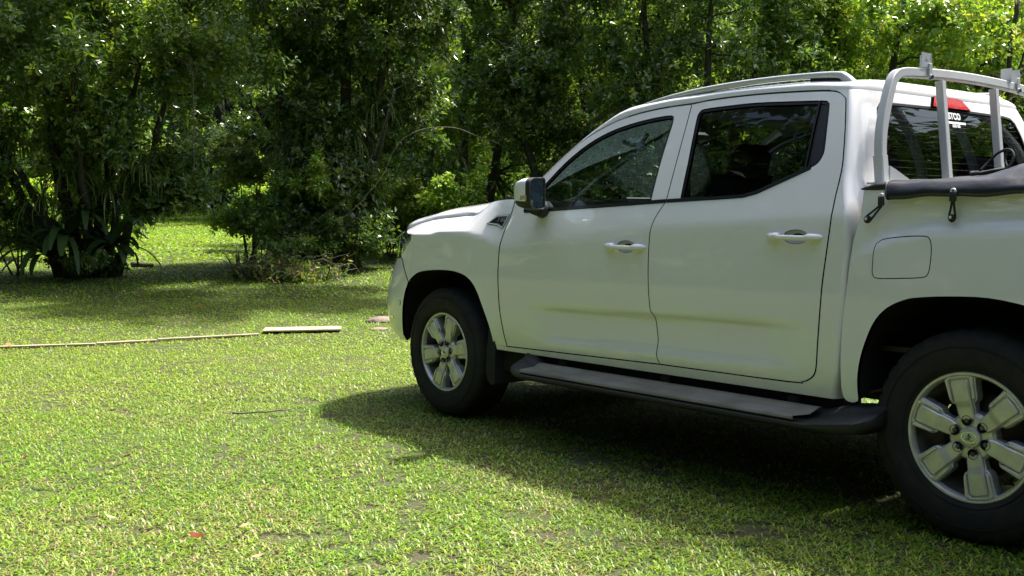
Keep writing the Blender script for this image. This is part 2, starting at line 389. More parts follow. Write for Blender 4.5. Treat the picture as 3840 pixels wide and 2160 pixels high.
WIN_F = np.vstack([cr([(2.455, 1.195), (2.345, 1.313), (2.239, 1.424), (2.117, 1.512), (1.984, 1.568), (1.844, 1.599), (1.702, 1.616), (1.609, 1.621)], 3), [(1.579, 1.619), (1.566, 1.612), (1.561, 1.604), (1.554, 1.576), (1.547, 1.409), (1.533, 1.226), (1.531, 1.2085), (1.908, 1.192), (2.30, 1.178), (2.44, 1.173), (2.462, 1.178)]])
WIN_R = np.vstack([[(1.353, 1.2185), (1.358, 1.238)], cr([(1.376, 1.385), (1.412, 1.582), (1.414, 1.607), (1.406, 1.625), (1.382, 1.633), (1.248, 1.636), (1.09, 1.635), (.882, 1.622), (.738, 1.611), (.713, 1.602), (.70, 1.584), (.676, 1.482), (.660, 1.405), (.661, 1.380), (.672, 1.354), (.700, 1.335), (.795, 1.297), (.937, 1.241), (1.00, 1.227), (1.09, 1.222), (1.209, 1.219)], 3)])
def fix_loop(L):
    L = np.array(L); k = np.hypot(*(L-np.roll(L, 1, 0)).T) > 1e-4; return L[k]
WIN_F = fix_loop(WIN_F); WIN_R = fix_loop(WIN_R)
FDO = fix_loop(np.vstack([FD_FRONT[::-1][:-1], FD_TOP[::-1][:-1], BP[::-1]]))
RDO = fix_loop(np.vstack([BP, RD_TOP[::-1][1:], RD_REAR[::-1][1:]]))
ARCH_F = cr([(2.681, .430), (2.683, .518), (2.707, .596), (2.744, .678), (2.775, .743), (2.818, .796), (2.877, .828), (2.96, .846), (3.045, .852), (3.184, .849), (3.34, .835), (3.417, .811), (3.478, .769), (3.518, .70), (3.544, .604), (3.575, .50), (3.63, .408)], 3)
ARCH_R = cr([(-.44, .45), (-.435, .527), (-.42, .613), (-.39, .70), (-.35, .763), (-.30, .811), (-.22, .843), (-.082, .865), (.061, .863), (.174, .853), (.229, .841), (.292, .811), (.342, .763), (.378, .70), (.411, .613), (.426, .527), (.424, .453)], 3)
xe = herm([.40, .45, .54, .715, .885, 1.05, 1.15, 1.23, 1.3, 1.36, 1.5, 1.6, 1.66, 1.70], [.560, .555, .530, .515, .500, .492, .498, .523, .543, .553, .586, .618, .640, .65])
BON = np.array([(2.802, 1.228), (2.821, 1.218), (2.868, 1.175), (2.907, 1.162), (3.042, 1.160), (3.366, 1.146), (3.60, 1.135), (3.80, 1.119), (3.88, 1.103), (3.96, 1.085), (4.1, 1.065), (4.3, 1.048), (4.5, 1.035), (TC, 1.030)])

def hcup(cx, cz): return [(cx+.060*math.cos(a), cz+.029*math.sin(a)) for a in np.linspace(0, 2*np.pi, 32, endpoint=False)]
for sgn in MIR:
    # doors
    fd = sheet('front_door', W, inset(FDO, .0026), PAINT, TR, sgn, [WIN_F, hcup(1.643, 1.008)])
    rd = sheet('rear_door', W, inset(RDO, .0026), PAINT, TR, sgn, [WIN_R, hcup(.707, 1.062)])
    for dr, win, gl in ((fd, WIN_F, GLASSF), (rd, WIN_R, GLASSR)):
        sheet('window_seal', W, win, SEAL, dr, sgn, [inset(win, .013)], h=.012, off=-.004, flange=.012)
        sheet('window_glass', W, inset(win, .010), gl, dr, sgn, h=.05, off=-.010, flange=0)
    # black divider and quarter panel at the back of the rear door glass, mirror sail at the front of the front one
    sheet('window_divider', W, [(.752, 1.612), (.722, 1.322), (.700, 1.332), (.674, 1.352), (.663, 1.38), (.663, 1.41), (.678, 1.482), (.703, 1.584), (.716, 1.600)], BLACK, rd, sgn, h=.02, off=-.006, flange=.006)
    sheet('window_divider', W, [(.760, 1.612), (.752, 1.612), (.722, 1.320), (.731, 1.318)], SEAL, rd, sgn, h=.02, off=.001, flange=.010)
    sheet('mirror_sail', W, [(2.455, 1.190), (2.36, 1.297), (2.335, 1.290), (2.33, 1.181), (2.44, 1.176)], BLACK, fd, sgn, h=.02, off=-.002, flange=.012)
    # belt moulding
    sheet('belt_moulding', W, [(2.445, 1.171), (2.3, 1.1765), (1.908, 1.1905), (1.436, 1.209), (1.436, 1.222), (1.908, 1.204), (2.3, 1.190), (2.44, 1.184)], SEAL, fd, sgn, h=.02, off=.004, flange=.012)
    sheet('belt_moulding', W, [(1.430, 1.209), (1.209, 1.216), (1.09, 1.219), (1.00, 1.2235), (.937, 1.237), (.795, 1.292), (.700, 1.330), (.706, 1.341), (.80, 1.303), (.945, 1.249), (1.005, 1.235), (1.09, 1.230), (1.209, 1.228), (1.430, 1.222)], SEAL, rd, sgn, h=.02, off=.004, flange=.012)
    # sill, rear cab pillar: one pressing around the doors
    sf = fix_loop(np.vstack([[(2.664, .432), (2.681, .458)], [(2.567, .4545)], [(1.447, .475), (.756, .4775)], RD_REAR[4:]+np.array([-.0035, -.002])*np.array([[1, 1]]),
        [(.6715, 1.6388), (.693, 1.6480), (.720, 1.6517), (.720, 1.6538), (.700, 1.6522), (.665, 1.6502), (.637, 1.6492), (.62, 1.645)]]))
    back = [(float(xe(z)), z) for z in np.linspace(1.640, .435, 36)]
    sf = fix_loop(np.vstack([sf[:-1], back]))
    sheet('body_side', W, sf, PAINT, TR, sgn)
    # front fender
    fe = fix_loop(np.vstack([cr([(2.5735, .4575), (2.587, .555), (2.603, .649), (2.608, .752), (2.606, .870), (2.598, .957), (2.590, 1.022), (2.582, 1.096), (2.563, 1.166), (2.562, 1.243)], 3),
        [(2.66, 1.244), (2.74, 1.240), (2.80, 1.232)], BON[1:9]+np.array([0, -.003]), [(3.875, 1.084), (3.70, 1.066), (3.515, 1.049), (3.512, 1.020), (3.618, .963), (3.716, .918)],
        [(3.668, .901), (3.578, .850), (3.482, .777)], ARCH_F[::-1][12:], [(2.676, .458)]]))
    fen = sheet('front_fender', W, fe, PAINT, TR, sgn, h=.018)
    # badge on the fender: bright surround, dark field
    bo = [(2.742, 1.114), (2.690, 1.154), (2.676, 1.159), (2.572, 1.162), (2.588, 1.118), (2.604, 1.086), (2.650, 1.103)]
    bd = sheet('fender_badge', W, bo, TRIMC, fen, sgn, [inset(bo, .0085)], h=.008, off=.005, flange=.006)
    sheet('fender_badge', W, inset(bo, .006), DARK, fen, sgn, h=.012, off=.001, flange=0)
    # inner body sheet behind the shut lines, darkened to give the gaps shade
    io = [(.60, .45), (2.60, .45), (2.66, 1.0), (2.62, 1.20), (2.52, 1.255), (2.384, 1.353), (2.266, 1.462), (2.143, 1.552), (1.98, 1.617), (1.85, 1.646), (1.4765, 1.668), (1.1, 1.674), (.744, 1.654), (.69, 1.645), (.65, 1.61), (.58, 1.36), (.56, 1.05)]
    sheet('inner_frame_shade', W, io, DARK, TR, sgn, [inset(WIN_F, -.012), inset(WIN_R, -.012)], h=.04, off=-.016, flange=0)
    sheet('door_trim', W, [(1.56, .50), (2.55, .50), (2.55, 1.16), (1.56, 1.19)], TRIM, fd, sgn, h=.06, off=-.075, flange=.02)
    sheet('door_trim', W, [(.72, .56), (1.40, .50), (1.38, 1.205), (.75, 1.235)], TRIM, rd, sgn, h=.06, off=-.075, flange=.02)
    # rounded rear corner of the cab
    zz = np.linspace(.435, 1.648, 60); R = .030; RY = .095; rows = []
    for a in np.linspace(0, math.pi/2, 9):
        xs = xe(zz); ys = W(xs, zz)[:, 1]
        rows.append(np.c_[xs-R*np.sin(a), ys-RY*(1-np.cos(a)), zz])
    grid('cab_corner', rows, PAINT, TR, sgn, flip=False)
    # bumper (half), joined in the middle
    bu = fix_loop(np.vstack([ARCH_F[-12:][:-1], [(3.63, .40), (3.78, .392), (4.0, .385), (4.3, .38), (TC, .38), (TC, .60), (4.55, .60), (4.42, .66), (4.38, .80), (4.15, .89), (3.95, .905), (3.83, .900), (3.72, .908), (3.672, .893), (3.583, .842), (3.487, .769)]]))
    bmp = sheet('front_bumper', W, bu, PAINT, TR, sgn, h=.022)
    rg = lambda r, cx, cz, n=20: [(cx+r*math.cos(a), cz+r*math.sin(a)) for a in np.linspace(0, 2*math.pi, n, endpoint=False)]
    sheet('parking_sensor', W, rg(.011, 3.578, .637), PAINT, bmp, sgn, h=.01, off=.002, flange=.004)
    sheet('parking_sensor', W, rg(.0145, 3.578, .637), SEAL, bmp, sgn, [rg(.0112, 3.578, .637)], h=.01, off=.0015, flange=.003)
    sheet('fog_lamp', W, [(4.16, .50), (4.36, .50), (4.36, .62), (4.20, .62)], LENS, bmp, sgn, h=.02, off=.006, flange=.02)
    sheet('fog_lamp_bezel', W, [(4.12, .46), (4.40, .46), (4.40, .66), (4.18, .66)], BLACK, bmp, sgn, h=.02, off=.003, flange=.02)
    sheet('reflector', W, [(3.71, .530), (3.79, .528), (3.80, .545), (3.70, .548)], CHROME, bmp, sgn, h=.02, off=.002, flange=.004)
    # headlight
    ho = cr([(3.88, 1.077), (3.70, 1.060), (3.53, 1.045), (3.527, 1.018), (3.628, .961), (3.732, .914), (3.95, .908), (4.15, .898), (4.37, .93), (4.45, 1.00), (4.40, 1.030), (4.15, 1.050), (3.98, 1.068)], 3, True)
    hl = sheet('headlight', W, ho, LENS, TR, sgn, h=.02, off=.002, flange=.012)
    sheet('lamp_housing', W, inset(ho, .004), mat('lamp_reflector', (.55, .58, .62), .2, metal=.7) if sgn > 0 else bpy.data.materials['lamp_reflector'], hl, sgn, h=.03, off=-.035, flange=0)
    sheet('lamp_strip', W, [(3.56, 1.030), (3.55, 1.015), (3.66, .955), (3.76, .925), (3.90, .918), (3.84, .95), (3.70, .99)], CHROME, hl, sgn, h=.02, off=-.018, flange=.01)
    sheet('lamp_strip', W, [(3.62, 1.045), (3.60, 1.030), (3.90, 1.035), (4.2, 1.010), (4.2, 1.028), (3.95, 1.052)], CHROME, hl, sgn, h=.02, off=-.010, flange=.01)
    for cx_, cz_ in ((3.98, .97), (4.2, .96)):
        mb = MB()
        c_ = W(np.array(cx_), np.array(cz_)); V, F = lathe([(.001, .0), (.02, .004), (.032, -.004), (.036, -.02), (.036, -.05)], 24); V = np.c_[V[:, 1]*1.+c_[0]-.02, V[:, 0]*1.+c_[1]*1.-.012, V[:, 2]+c_[2]]; V[:, 1] *= sgn; mb.add(V, F); mb.build('lamp_projector', GLASSR, hl, True)
# grille
gr_o = fix_loop([(4.385, .81), (4.43, .67), (4.56, .61), (TC, .61), (TC, 1.024), (4.5, 1.028), (4.462, 1.01), (4.385, .925), (4.30, .89)])
gl0 = []
for sgn in MIR:
    gp = sheet('grille', W, gr_o, BLACK, TR, sgn, h=.03, off=-.03, flange=.0)
    for z0 in (.66, .73, .80, .87, .94):
        w0 = 4.40 if z0 > .8 else 4.44
        sheet('grille_bar', W, [(w0, z0), (TC, z0), (TC, z0+.022), (w0, z0+.022)], CHROME if z0 in (.80, .94) else BLACK, gp, sgn, h=.02, off=-.004, flange=.02)
# bonnet
def superloft(E, Cc, g, p):
    """rows from the edge curve E to the spine Cc; p: super-ellipse exponent per station"""
    E = np.array(E); Cc = np.array(Cc); p = np.array(p)[:, None]
    H = (1-(1-g[None])**p)**(1/p)
    P = np.empty((len(E), len(g), 3))
    P[..., :2] = E[:, None, :2]+(Cc[:, None, :2]-E[:, None, :2])*g[None, :, None]
    P[..., 2] = E[:, 2, None]+(Cc[:, 2, None]-E[:, 2, None])*H
    return P
bt = cr(BON, 7); Eb = W(bt[:, 0], bt[:, 1])+np.array([0, 0, .001])
Eb[:, 1] = Eb[:, 1]-.001
cx_ = np.interp(bt[:, 0], [2.8, 2.9, 3.1, 3.5, 3.8, 4.1, TC], [3.02, 3.06, 3.18, 3.45, 3.68, 3.79, 3.85])
cz_ = np.interp(cx_, [3.02, 3.2, 3.45, 3.72, 3.85], [1.262, 1.258, 1.238, 1.200, 1.180])
g = np.concatenate([[0], np.linspace(0, 1, 26)[1:]**1.7])
Pb = superloft(Eb, np.c_[cx_, 0*cx_, cz_], g, np.interp(bt[:, 0], [2.8, 3.0, 3.7, 4.0, TC], [1.8, 2.3, 2.35, 2.35, 2.35]))
bump_ = .004*np.exp(-((np.abs(Pb[..., 1])-.42)/.07)**2)*sm(0, .2, g)[None]*sm(3.0, 3.3, Pb[..., 0])
Pb[..., 2] += bump_
hm = np.concatenate([Pb, (Pb*[1, -1, 1])[::-1][1:]], 0)
V = []; 
bo_ = grid('bonnet', Pb, PAINT, TR); 
V2 = grid('bonnet', Pb, PAINT, TR, sgn=-1)
me = bo_.data; a_ = Pb.reshape(-1, 3)
bm_parts = MB()
n_, m_ = Pb.shape[:2]
Fg = [(i*m_+j, i*m_+j+1, (i+1)*m_+j+1, (i+1)*m_+j) for i in range(n_-1) for j in range(m_-1)]
bm_parts.add(a_, Fg); bm_parts.add(a_*[1, -1, 1], [f[::-1] for f in Fg])
edge = Pb[:, 0]; low = edge-np.array([0, .004, .022]); n0 = np.concatenate([edge, low])
bm_parts.add(n0, [(i, i+1, n_+i+1, n_+i) for i in range(n_-1)]); bm_parts.add(n0*[1, -1, 1], [(i, i+1, n_+i+1, n_+i)[::-1] for i in range(n_-1)])
for o_ in (bo_, V2): bpy.data.objects.remove(o_)
bm_parts.build('bonnet', PAINT, TR, True)
# dark gutter under the bonnet edge
for sgn in MIR:
    q = W(bt[:, 0], bt[:, 1]-.004); e2 = q+np.array([0, -.035, -.01]); grid('bonnet_gutter', [q+np.array([0, -.006, -.002]), e2], DARK, TR, sgn)
# wheel houses
for sgn in MIR:
    for A, mp_, xc, yin in ((ARCH_F, W, 3.155, .42), (ARCH_R, WB, 0., .42)):
        q0 = mp_(A[:, 0], A[:, 1]); rows = [q0-[0, .004, 0], q0-[0, .03, 0]+np.c_[0*A[:, 0], 0*A[:, 0], np.where(A[:, 1] > .6, .012, 0)]]
        for yy in (.80, .70, .6, yin): rows.append(np.c_[xc+(A[:, 0]-xc)*1.03, 0*A[:, 0]+yy, A[:, 1]+.02])
        cen = np.tile([xc, yin, .45], (len(A), 1)); rows.append(cen)
        grid('wheel_house', rows, mat('liner_plastic', (.010, .010, .011), .8, bump=.3, bscale=120) if 'liner_plastic' not in bpy.data.materials else bpy.data.materials['liner_plastic'], TR, sgn)
    # mud flap
    V = np.array([(2.70, .56), (2.725, .44), (2.735, .30), (2.72, .255), (2.69, .235), (2.66, .24), (2.655, .30), (2.65, .43), (2.66, .56)])
    f = MB(); a = np.c_[V[:, 0]+.012, 0*V[:, 0]+.905, V[:, 1]]; b = np.c_[V[:, 0], 0*V[:, 0]+.70, V[:, 1]]
    n = len(V); f.add(np.r_[a, b]*[1, sgn, 1], [tuple(range(n)), tuple(range(n, 2*n))[::-1]]+[(i, n+i, n+(i+1) % n, (i+1) % n) for i in range(n)]); f.build('mud_flap', bpy.data.materials['liner_plastic'], TR)
    f = MB(); 
    f.add(*box((-.47, sgn*.80, .36), (.02, .26, .30), 0, .006)); f.build('mud_flap', BLACK, TR)
# ---- roof, windscreen pillars and windscreen share one lattice
ep = np.vstack([cr([(2.560, 1.246), (2.478, 1.281), (2.384, 1.355), (2.266, 1.464), (2.143, 1.553), (1.985, 1.617), (1.853, 1.646), (1.718, 1.661), (1.600, 1.667), (1.4765, 1.669), (1.332, 1.677), (1.098, 1.676), (.876, 1.666), (.744, 1.656), (.700, 1.652), (.665, 1.650), (.637, 1.649)], 5)])
E1 = W(ep[:, 0], ep[:, 1])
x1, y1, z1 = E1[-1]; arc = [(x1-R*math.sin(a), y1-RY*(1-math.cos(a)), z1) for a in np.linspace(0, math.pi/2, 9)[1:]]
yr = np.linspace(arc[-1][1], 0, 26)[1:]; arc += [(arc[-1][0]+.004*(y_/arc[-1][1]-1)*0, y_, 1.649+.006*sm(0, 1, 1-y_/arc[-1][1])) for y_ in yr]
E1 = np.vstack([E1, arc])
s_x = E1[:, 0]
Cx = np.interp(s_x, [.5, .58, .7, 1.0, 1.9, 2.1, 2.3, 2.56], [.70, .72, .80, 1.02, 1.90, 2.20, 2.62, 3.02])
Cz = np.interp(Cx, [.70, .85, 1.2, 1.6, 1.9, 2.02, 2.2, 2.62, 3.02], [1.716, 1.727, 1.738, 1.736, 1.722, 1.70, 1.632, 1.44, 1.245])
pp = np.interp(s_x, [.5, .63, .85, 1.6, 1.95, 2.15, 2.6], [2.2, 2.4, 3.3, 3.6, 3.2, 2.1, 1.7])
g = np.concatenate([[0, .004, .010, .018, .028, .042, .06, .085, .12], np.linspace(.16, 1, 14)])
Pr = superloft(E1, np.c_[Cx, 0*Cx, Cz], g, pp)
ns, ng = Pr.shape[:2]
roofF = []; pilF = []; wsF = []
for i in range(ns-1):
    for j in range(ng-1):
        f = (i*ng+j, (i+1)*ng+j, (i+1)*ng+j+1, i*ng+j+1)
        xm = s_x[i]
        if xm < 1.985: roofF.append(f)
        elif j < 5: pilF.append(f)
        else: wsF.append(f)
Vr = Pr.reshape(-1, 3)
def two(name, F, m):
    b = MB(); b.add(Vr, F); b.add(Vr*[1, -1, 1], [f[::-1] for f in F]); return b.build(name, m, TR, True)
roof = two('roof', roofF, PAINT); two('windscreen', wsF, WINDSH)
for sgn in MIR:
    mesh('windscreen_pillar', Vr*[1, sgn, 1], pilF if sgn > 0 else [f[::-1] for f in pilF], PAINT, TR)
b = MB(); Vi = Vr-[0, 0, .035]; Vi[:, 1] *= .97; b.add(Vi, roofF); b.add(Vi*[1, -1, 1], [f[::-1] for f in roofF]); b.build('headliner', HEADL, TR, True)
# cowl under the windscreen
b = MB(); c0 = np.array([(2.80, .80, 1.222), (3.00, .40, 1.235), (3.05, 0, 1.24), (3.00, -.40, 1.235), (2.80, -.80, 1.222)]); c1 = c0-[.28, 0, -.0]; c1[:, 0] = [2.54, 2.86, 2.98, 2.86, 2.54]
b.add(np.r_[c0, c1], [(i, i+1, 6+i, 5+i) for i in range(4)]); b.build('cowl', BLACK, TR)
# rear wall of the cab
def RW(y, z):
    y = np.asarray(y, float); z = np.asarray(z, float)
    return np.stack(np.broadcast_arrays(xe(z)-R+0*y, y, z), -1)
zb_ = [.60, .9, 1.1, 1.28, 1.36, 1.45, 1.55, 1.648]
sidey = [(float(W(float(xe(z)), z)[1])-RY, z) for z in zb_]
ro = sidey+[(0, 1.655)]+[(-y_, z_) for y_, z_ in sidey[::-1]]
rwn = [(.655, 1.30), (.637, 1.40), (.602, 1.52), (.578, 1.575), (.548, 1.597), (.49, 1.604)]
rwo = [(0, 1.275), (.62, 1.275), (.65, 1.282)]+rwn+[(0, 1.610)]+[(-y_, z_) for y_, z_ in rwn[::-1]]+[(-.65, 1.282), (-.62, 1.275)]
sheet('cab_back_panel', RW, ro, PAINT, TR, 1, [rwo], h=.03, flange=0)
rw = sheet('rear_window', RW, inset(rwo, .004), GLASSR, TR, 1, h=.04, off=-.004, flange=0)
sheet('window_seal', RW, rwo, SEAL, rw, 1, [inset(rwo, .010)], h=.02, off=.001, flange=.01)
b = MB()
for k in range(10):
    z_ = 1.31+k*.028; P = [(float(xe(z_))-R-.0015, y_, z_) for y_ in np.linspace(-.57, .57, 9)]; b.add(*tube(P, .0005, 4))
b.build('heating_wires', mat('heating_wire', (.018, .014, .012), .8), rw)
# third brake light and window sticker
bl = [(-.165, 1.606), (-.115, 1.648), (-.09, 1.652), (.09, 1.652), (.115, 1.648), (.15, 1.606)]
br = sheet('brake_light', RW, bl, REDL, TR, 1, h=.02, off=.012, flange=.012)
sheet('brake_light_gasket', RW, inset(bl, -.004), SEAL, br, 1, [bl], h=.02, off=.006, flange=.01)
ry = Matrix.Rotation(math.radians(-90), 4, 'Z') @ Matrix.Rotation(math.radians(90-13), 4, 'X')
xw = lambda z: float(xe(z))-R-.004
text_mesh('window_sticker', 'ESTCO', .040, .0004, STICK, rw, Vector((xw(1.572), -.006, 1.574)), ry, sx=1.0, bold=.0016)
sheet('window_sticker', RW, [(-.105, 1.551), (.06, 1.551), (.06, 1.541), (-.105, 1.541)], STICK, rw, 1, h=.05, off=.001, flange=0)
text_mesh('window_sticker', '5555 555', .017, .0004, STICK, rw, Vector((xw(1.53), -.012, 1.531)), ry, bold=.0008)

# ---- cargo bed
for sgn in MIR:
    fr_ = cr([(.424, 1.249), (.430, 1.148), (.458, 1.052), (.477, .902), (.495, .772), (.503, .659), (.504, .546), (.500, .472), (.484, .442), (.45, .436)], 3)
    bo = fix_loop(np.vstack([fr_, [(.428, .445)], ARCH_R[::-1], [(-.46, .44), (-.62, .47), (-1.12, .50), (-1.185, .56), (-1.195, .80), (-1.19, 1.16), (-1.18, 1.249)]]))
    FUEL = cr([(.355, 1.024), (.345, 1.045), (.315, 1.058), (.235, 1.067), (.155, 1.069), (.136, 1.058), (.129, 1.03), (.131, .979), (.138, .940), (.160, .925), (.25, .918), (.335, .915), (.356, .925), (.360, .95)], 3, True)
    hs = [inset(FUEL, -.0025)] if sgn > 0 else []
    bs = sheet('bed_side', WB, bo, PAINT, TR, sgn, hs, h=.02)
    if sgn > 0:
        sheet('fuel_flap', WB, inset(FUEL, .0012), PAINT, bs, sgn, h=.02)
        sheet('fuel_pocket', WB, inset(FUEL, -.008), DARK, bs, sgn, h=.03, off=-.012, flange=0)
    sheet('tail_light', WB, [(-1.085, .86), (-1.19, .83), (-1.192, 1.16), (-1.13, 1.16), (-1.10, 1.02)], REDL, TR, sgn, h=.02, off=.008, flange=.012)
    # capping and inner wall
    xs = np.linspace(.422, -1.18, 40); prof = [(-.004, -.016), (.004, -.010), (.004, .006), (-.004, .014), (-.03, .018), (-.075, .016), (-.08, .004)]
    y0 = WB(xs, 0*xs+1.249)[:, 1]
    P = np.array([[(x_+.006 if False else x_, y_+a_, 1.249+b_) for a_, b_ in prof] for x_, y_ in zip(xs, y0)]); P[0, :, 2] = 1.249-.006+(P[0, :, 2]-1.249)*.2; P[0, :, 0] += .014
    grid('bed_capping', P, BLACK, TR, sgn, flip=True)
    b = MB(); b.add(*box((-.37, sgn*.80, 1.07), (1.58, .03, .36))); b.build('bed_inner_wall', PAINT, TR)
b = MB(); b.add(*box((.405, 0, 1.07), (.03, 1.60, .34), 0, .006)); b.add(*box((.405, 0, .77), (.03, .78, .26))); b.build('bed_front_wall', PAINT, TR)
b = MB(); b.add(*box((-.37, 0, .64), (1.56, 1.58, .02))); b.build('bed_floor', BLACK, TR)
tg = MB(); tg.add(*box((-1.20, 0, .93), (.05, 1.46, .60), 0, .018)); tgo = tg.build('tailgate', PAINT, TR)
tg = MB(); tg.add(*box((-1.232, 0, 1.12), (.03, .22, .07), 0, .01)); tg.build('handle', BLACK, tgo)
tg = MB(); tg.add(*box((-1.27, 0, .52), (.16, 1.70, .16), 0, .03)); tg.add(*box((-1.30, 0, .615), (.12, .6, .02), 0, .006)); tg.build('rear_bumper', CHROME, TR)
# ---- chassis under the truck
b = MB()
for s in MIR:
    b.add(*box((1.45, s*.42, .46), (4.9, .08, .13), 0, .01))
b.add(*box((1.55, 0, .40), (1.9, .9, .06), 0, .01)); b.add(*box((1.55, 0, .47), (2.1, 1.66, .05))); b.add(*box((3.1, 0, .38), (.9, .5, .22), 0, .02)); b.add(*box((-.9, 0, .55), (.5, 1.3, .06)))
b.add(*box((3.2, 0, .75), (1.2, .84, .5), 0, .02)); b.add(*box((3.95, 0, .75), (.10, 1.2, .45)))
for xa in (0, 3.155): b.add(*tube([(xa, -.72, .37), (xa, 0, .37), (xa, .72, .37)], .045, 10))
V, F = lathe([(.02, -.12), (.12, -.08), (.15, 0), (.12, .08), (.02, .12)], 20); b.add(V+[0, 0, .36], F)
for s in MIR: b.add(*box((0, s*.55, .44), (1.1, .06, .02)))
b.add(*tube([(2.4, -.3, .34), (1.5, -.3, .33), (.6, -.35, .36)], .04, 10)); b.add(*tube([(.6, -.35, .36), (.55, -.35, .36), (-.3, -.5, .42), (-1.2, -.5, .42)], .028, 10))
b.add(*tube([(2.7, 0, .40), (1.4, 0, .38), (.1, 0, .36)], .04, 10)); b.build('chassis', STEEL, TR)

# ---- wheels
def prism(poly, zt, zb, bev=.003):
    """polygon in the wheel plane (x,z) raised to zt (callable of radius or number) with a small bevel"""
    P = resamp(poly, .012); r = np.hypot(*P.T); top = zt(r) if callable(zt) else 0*r+zt
    I = inset(P, bev); ri = np.hypot(*I.T); ti = zt(ri) if callable(zt) else 0*ri+zt
    n = len(P); V = np.r_[np.c_[P[:, 0], 0*r+zb, P[:, 1]], np.c_[P[:, 0], top-bev, P[:, 1]], np.c_[I[:, 0], ti, I[:, 1]]]
    F = [(i, (i+1) % n, n+(i+1) % n, n+i) for i in range(n)]+[(n+i, n+(i+1) % n, 2*n+(i+1) % n, 2*n+i) for i in range(n)]
    # triangulate the top
    co = [Vector(p) for p in I]; vs, es, fs, *_ = delaunay_2d_cdt(co, [(i, (i+1) % n) for i in range(n)], [], 1, 1e-7)
    if len(vs) == n: F += [tuple(2*n+i for i in f) for f in fs]
    else: F.append(tuple(range(2*n, 3*n)))
    ar = np.sum(P[:, 0]*np.roll(P[:, 1], -1)-np.roll(P[:, 0], -1)*P[:, 1])
    return V, F
def make_wheel(rot0):
    """wheel about the y axis, outer face at y=0; returns dict of meshes"""
    rmod = np.zeros((13, 144)); k = np.arange(144)
    rmod[4] = np.where(k % 4 < 3, 0, -.006); rmod[5] = np.where(k % 4 < 3, 0, -.009); rmod[6] = np.where(k % 4 < 3, 0, -.007)
    tp = [(.224, -.008), (.232, .004), (.262, .013), (.300, .016), (.345, .008), (.362, -.004), (.373, -.022), (.376, -.060), (.377, -.115), (.376, -.175), (.372, -.212), (.340, -.240), (.225, -.225)]
    V, F = lathe(tp, 144, rmod=rmod); V[:, 2] = np.maximum(V[:, 2], -.361); ty = MB(); ty.add(V, F)
    for rr, w in ((.245, .0028), (.318, .0022)):
        V, F = lathe([(rr-w, .0), (rr-w*.5, .0165 if rr > .3 else .0105), (rr+w*.5, .0165 if rr > .3 else .0115), (rr+w, .0)], 96); ty.add(V, F)
    for q in (-.045, -.085, -.135, -.18):
        V, F = lathe([(.3775, q-.005), (.3768, q-.004), (.3768, q+.004), (.3775, q+.005)], 72); ty.add(V, F)
    tyre = ty
    rim = MB()
    V, F = lathe([(.2285, -.006), (.2295, .001), (.2262, .0045), (.2190, .0035), (.2135, -.004), (.2105, -.016), (.2100, -.020)], 120); rim.add(V, F, 0)
    V, F = lathe([(.2100, -.020), (.198, -.060), (.190, -.10), (.195, -.20), (.222, -.215)], 96); rim.add(V, F, 1)
    V, F = lathe([(.0005, -.052), (.06, -.052), (.145, -.095), (.150, -.100), (.150, -.112), (.0005, -.112)], 48); rim.add(V, F, 2)
    V, F = lathe([(.0005, -.016), (.040, -.014), (.052, -.013), (.076, -.015), (.086, -.026), (.088, -.06)], 72); rim.add(V, F, 0)
    def rotp(P, a): P = np.asarray(P); c, s = math.cos(a), math.sin(a); return np.c_[P[:, 0]*c-P[:, 1]*s, P[:, 0]*s+P[:, 1]*c]
    zf = herm([.05, .08, .115, .128, .20, .215], [-.0065, -.0055, -.003, .0035, .0035, .001])
    zw = herm([.06, .115, .13, .2, .215], [-.022, -.016, -.007, -.005, -.003])
    for i in range(6):
        a = rot0+i*math.pi/3
        base = [(.058, -.030), (.092, -.031), (.115, -.034), (.124, -.046), (.136, -.051), (.170, -.053), (.2105, -.058), (.2155, -.02), (.2165, 0), (.2155, .02), (.2105, .058), (.170, .053), (.136, .051), (.124, .046), (.115, .034), (.092, .031), (.058, .030)]
        rim.add(*prism(rotp(base, a), zw, -.05, .003))
        plate = [(.060, -.024), (.085, -.0290), (.125, -.0300), (.195, -.0335), (.203, -.028), (.205, 0), (.203, .028), (.195, .0335), (.125, .0300), (.085, .0290), (.060, .024)]
        rim.add(*prism(rotp(plate, a), zf, -.02, .0045))
        rim.add(*prism(rotp([(.198, -.038), (.214, -.042), (.217, 0), (.214, .042), (.198, .038), (.2065, .03), (.2085, 0), (.2065, -.03)], a), .004, -.02, .002))
        for s in MIR:
            rib = [(.126, s*.0355), (.134, s*.046), (.205, s*.0525), (.212, s*.044), (.206, s*.0385)]
            if s > 0: rib = rib[::-1]
            rim.add(*prism(rotp(rib, a), herm([.12, .135, .21], [-.009, .0005, .003]), -.02, .002))
        # lug pocket and nut
        c0 = rotp([(.0585, 0)], a)[0]
        V, F = lathe([(.0005, -.0165), (.0135, -.0165), (.0168, -.0105), (.0168, -.0085), (.0185, -.0085)], 20); V[:, 1] += .0
        rim.add(V+[c0[0], .0045, c0[1]], F, 3)
        V, F = lathe([(.0005, -.004), (.0068, -.0045), (.0085, -.007), (.0092, -.0165)], 6); rim.add(V+[c0[0], .004, c0[1]], F, 4)
    V, F = tube([(-.14*math.cos(.3), -.06, -.15), (-.135*math.cos(.3), -.02, -.14)], .004, 8); rim.add(V, F, 3)
    cap = MB(); V, F = lathe([(.0005, .0005), (.026, -.0005), (.0365, -.003), (.0385, -.007), (.0385, -.015)], 48); cap.add(V, F)
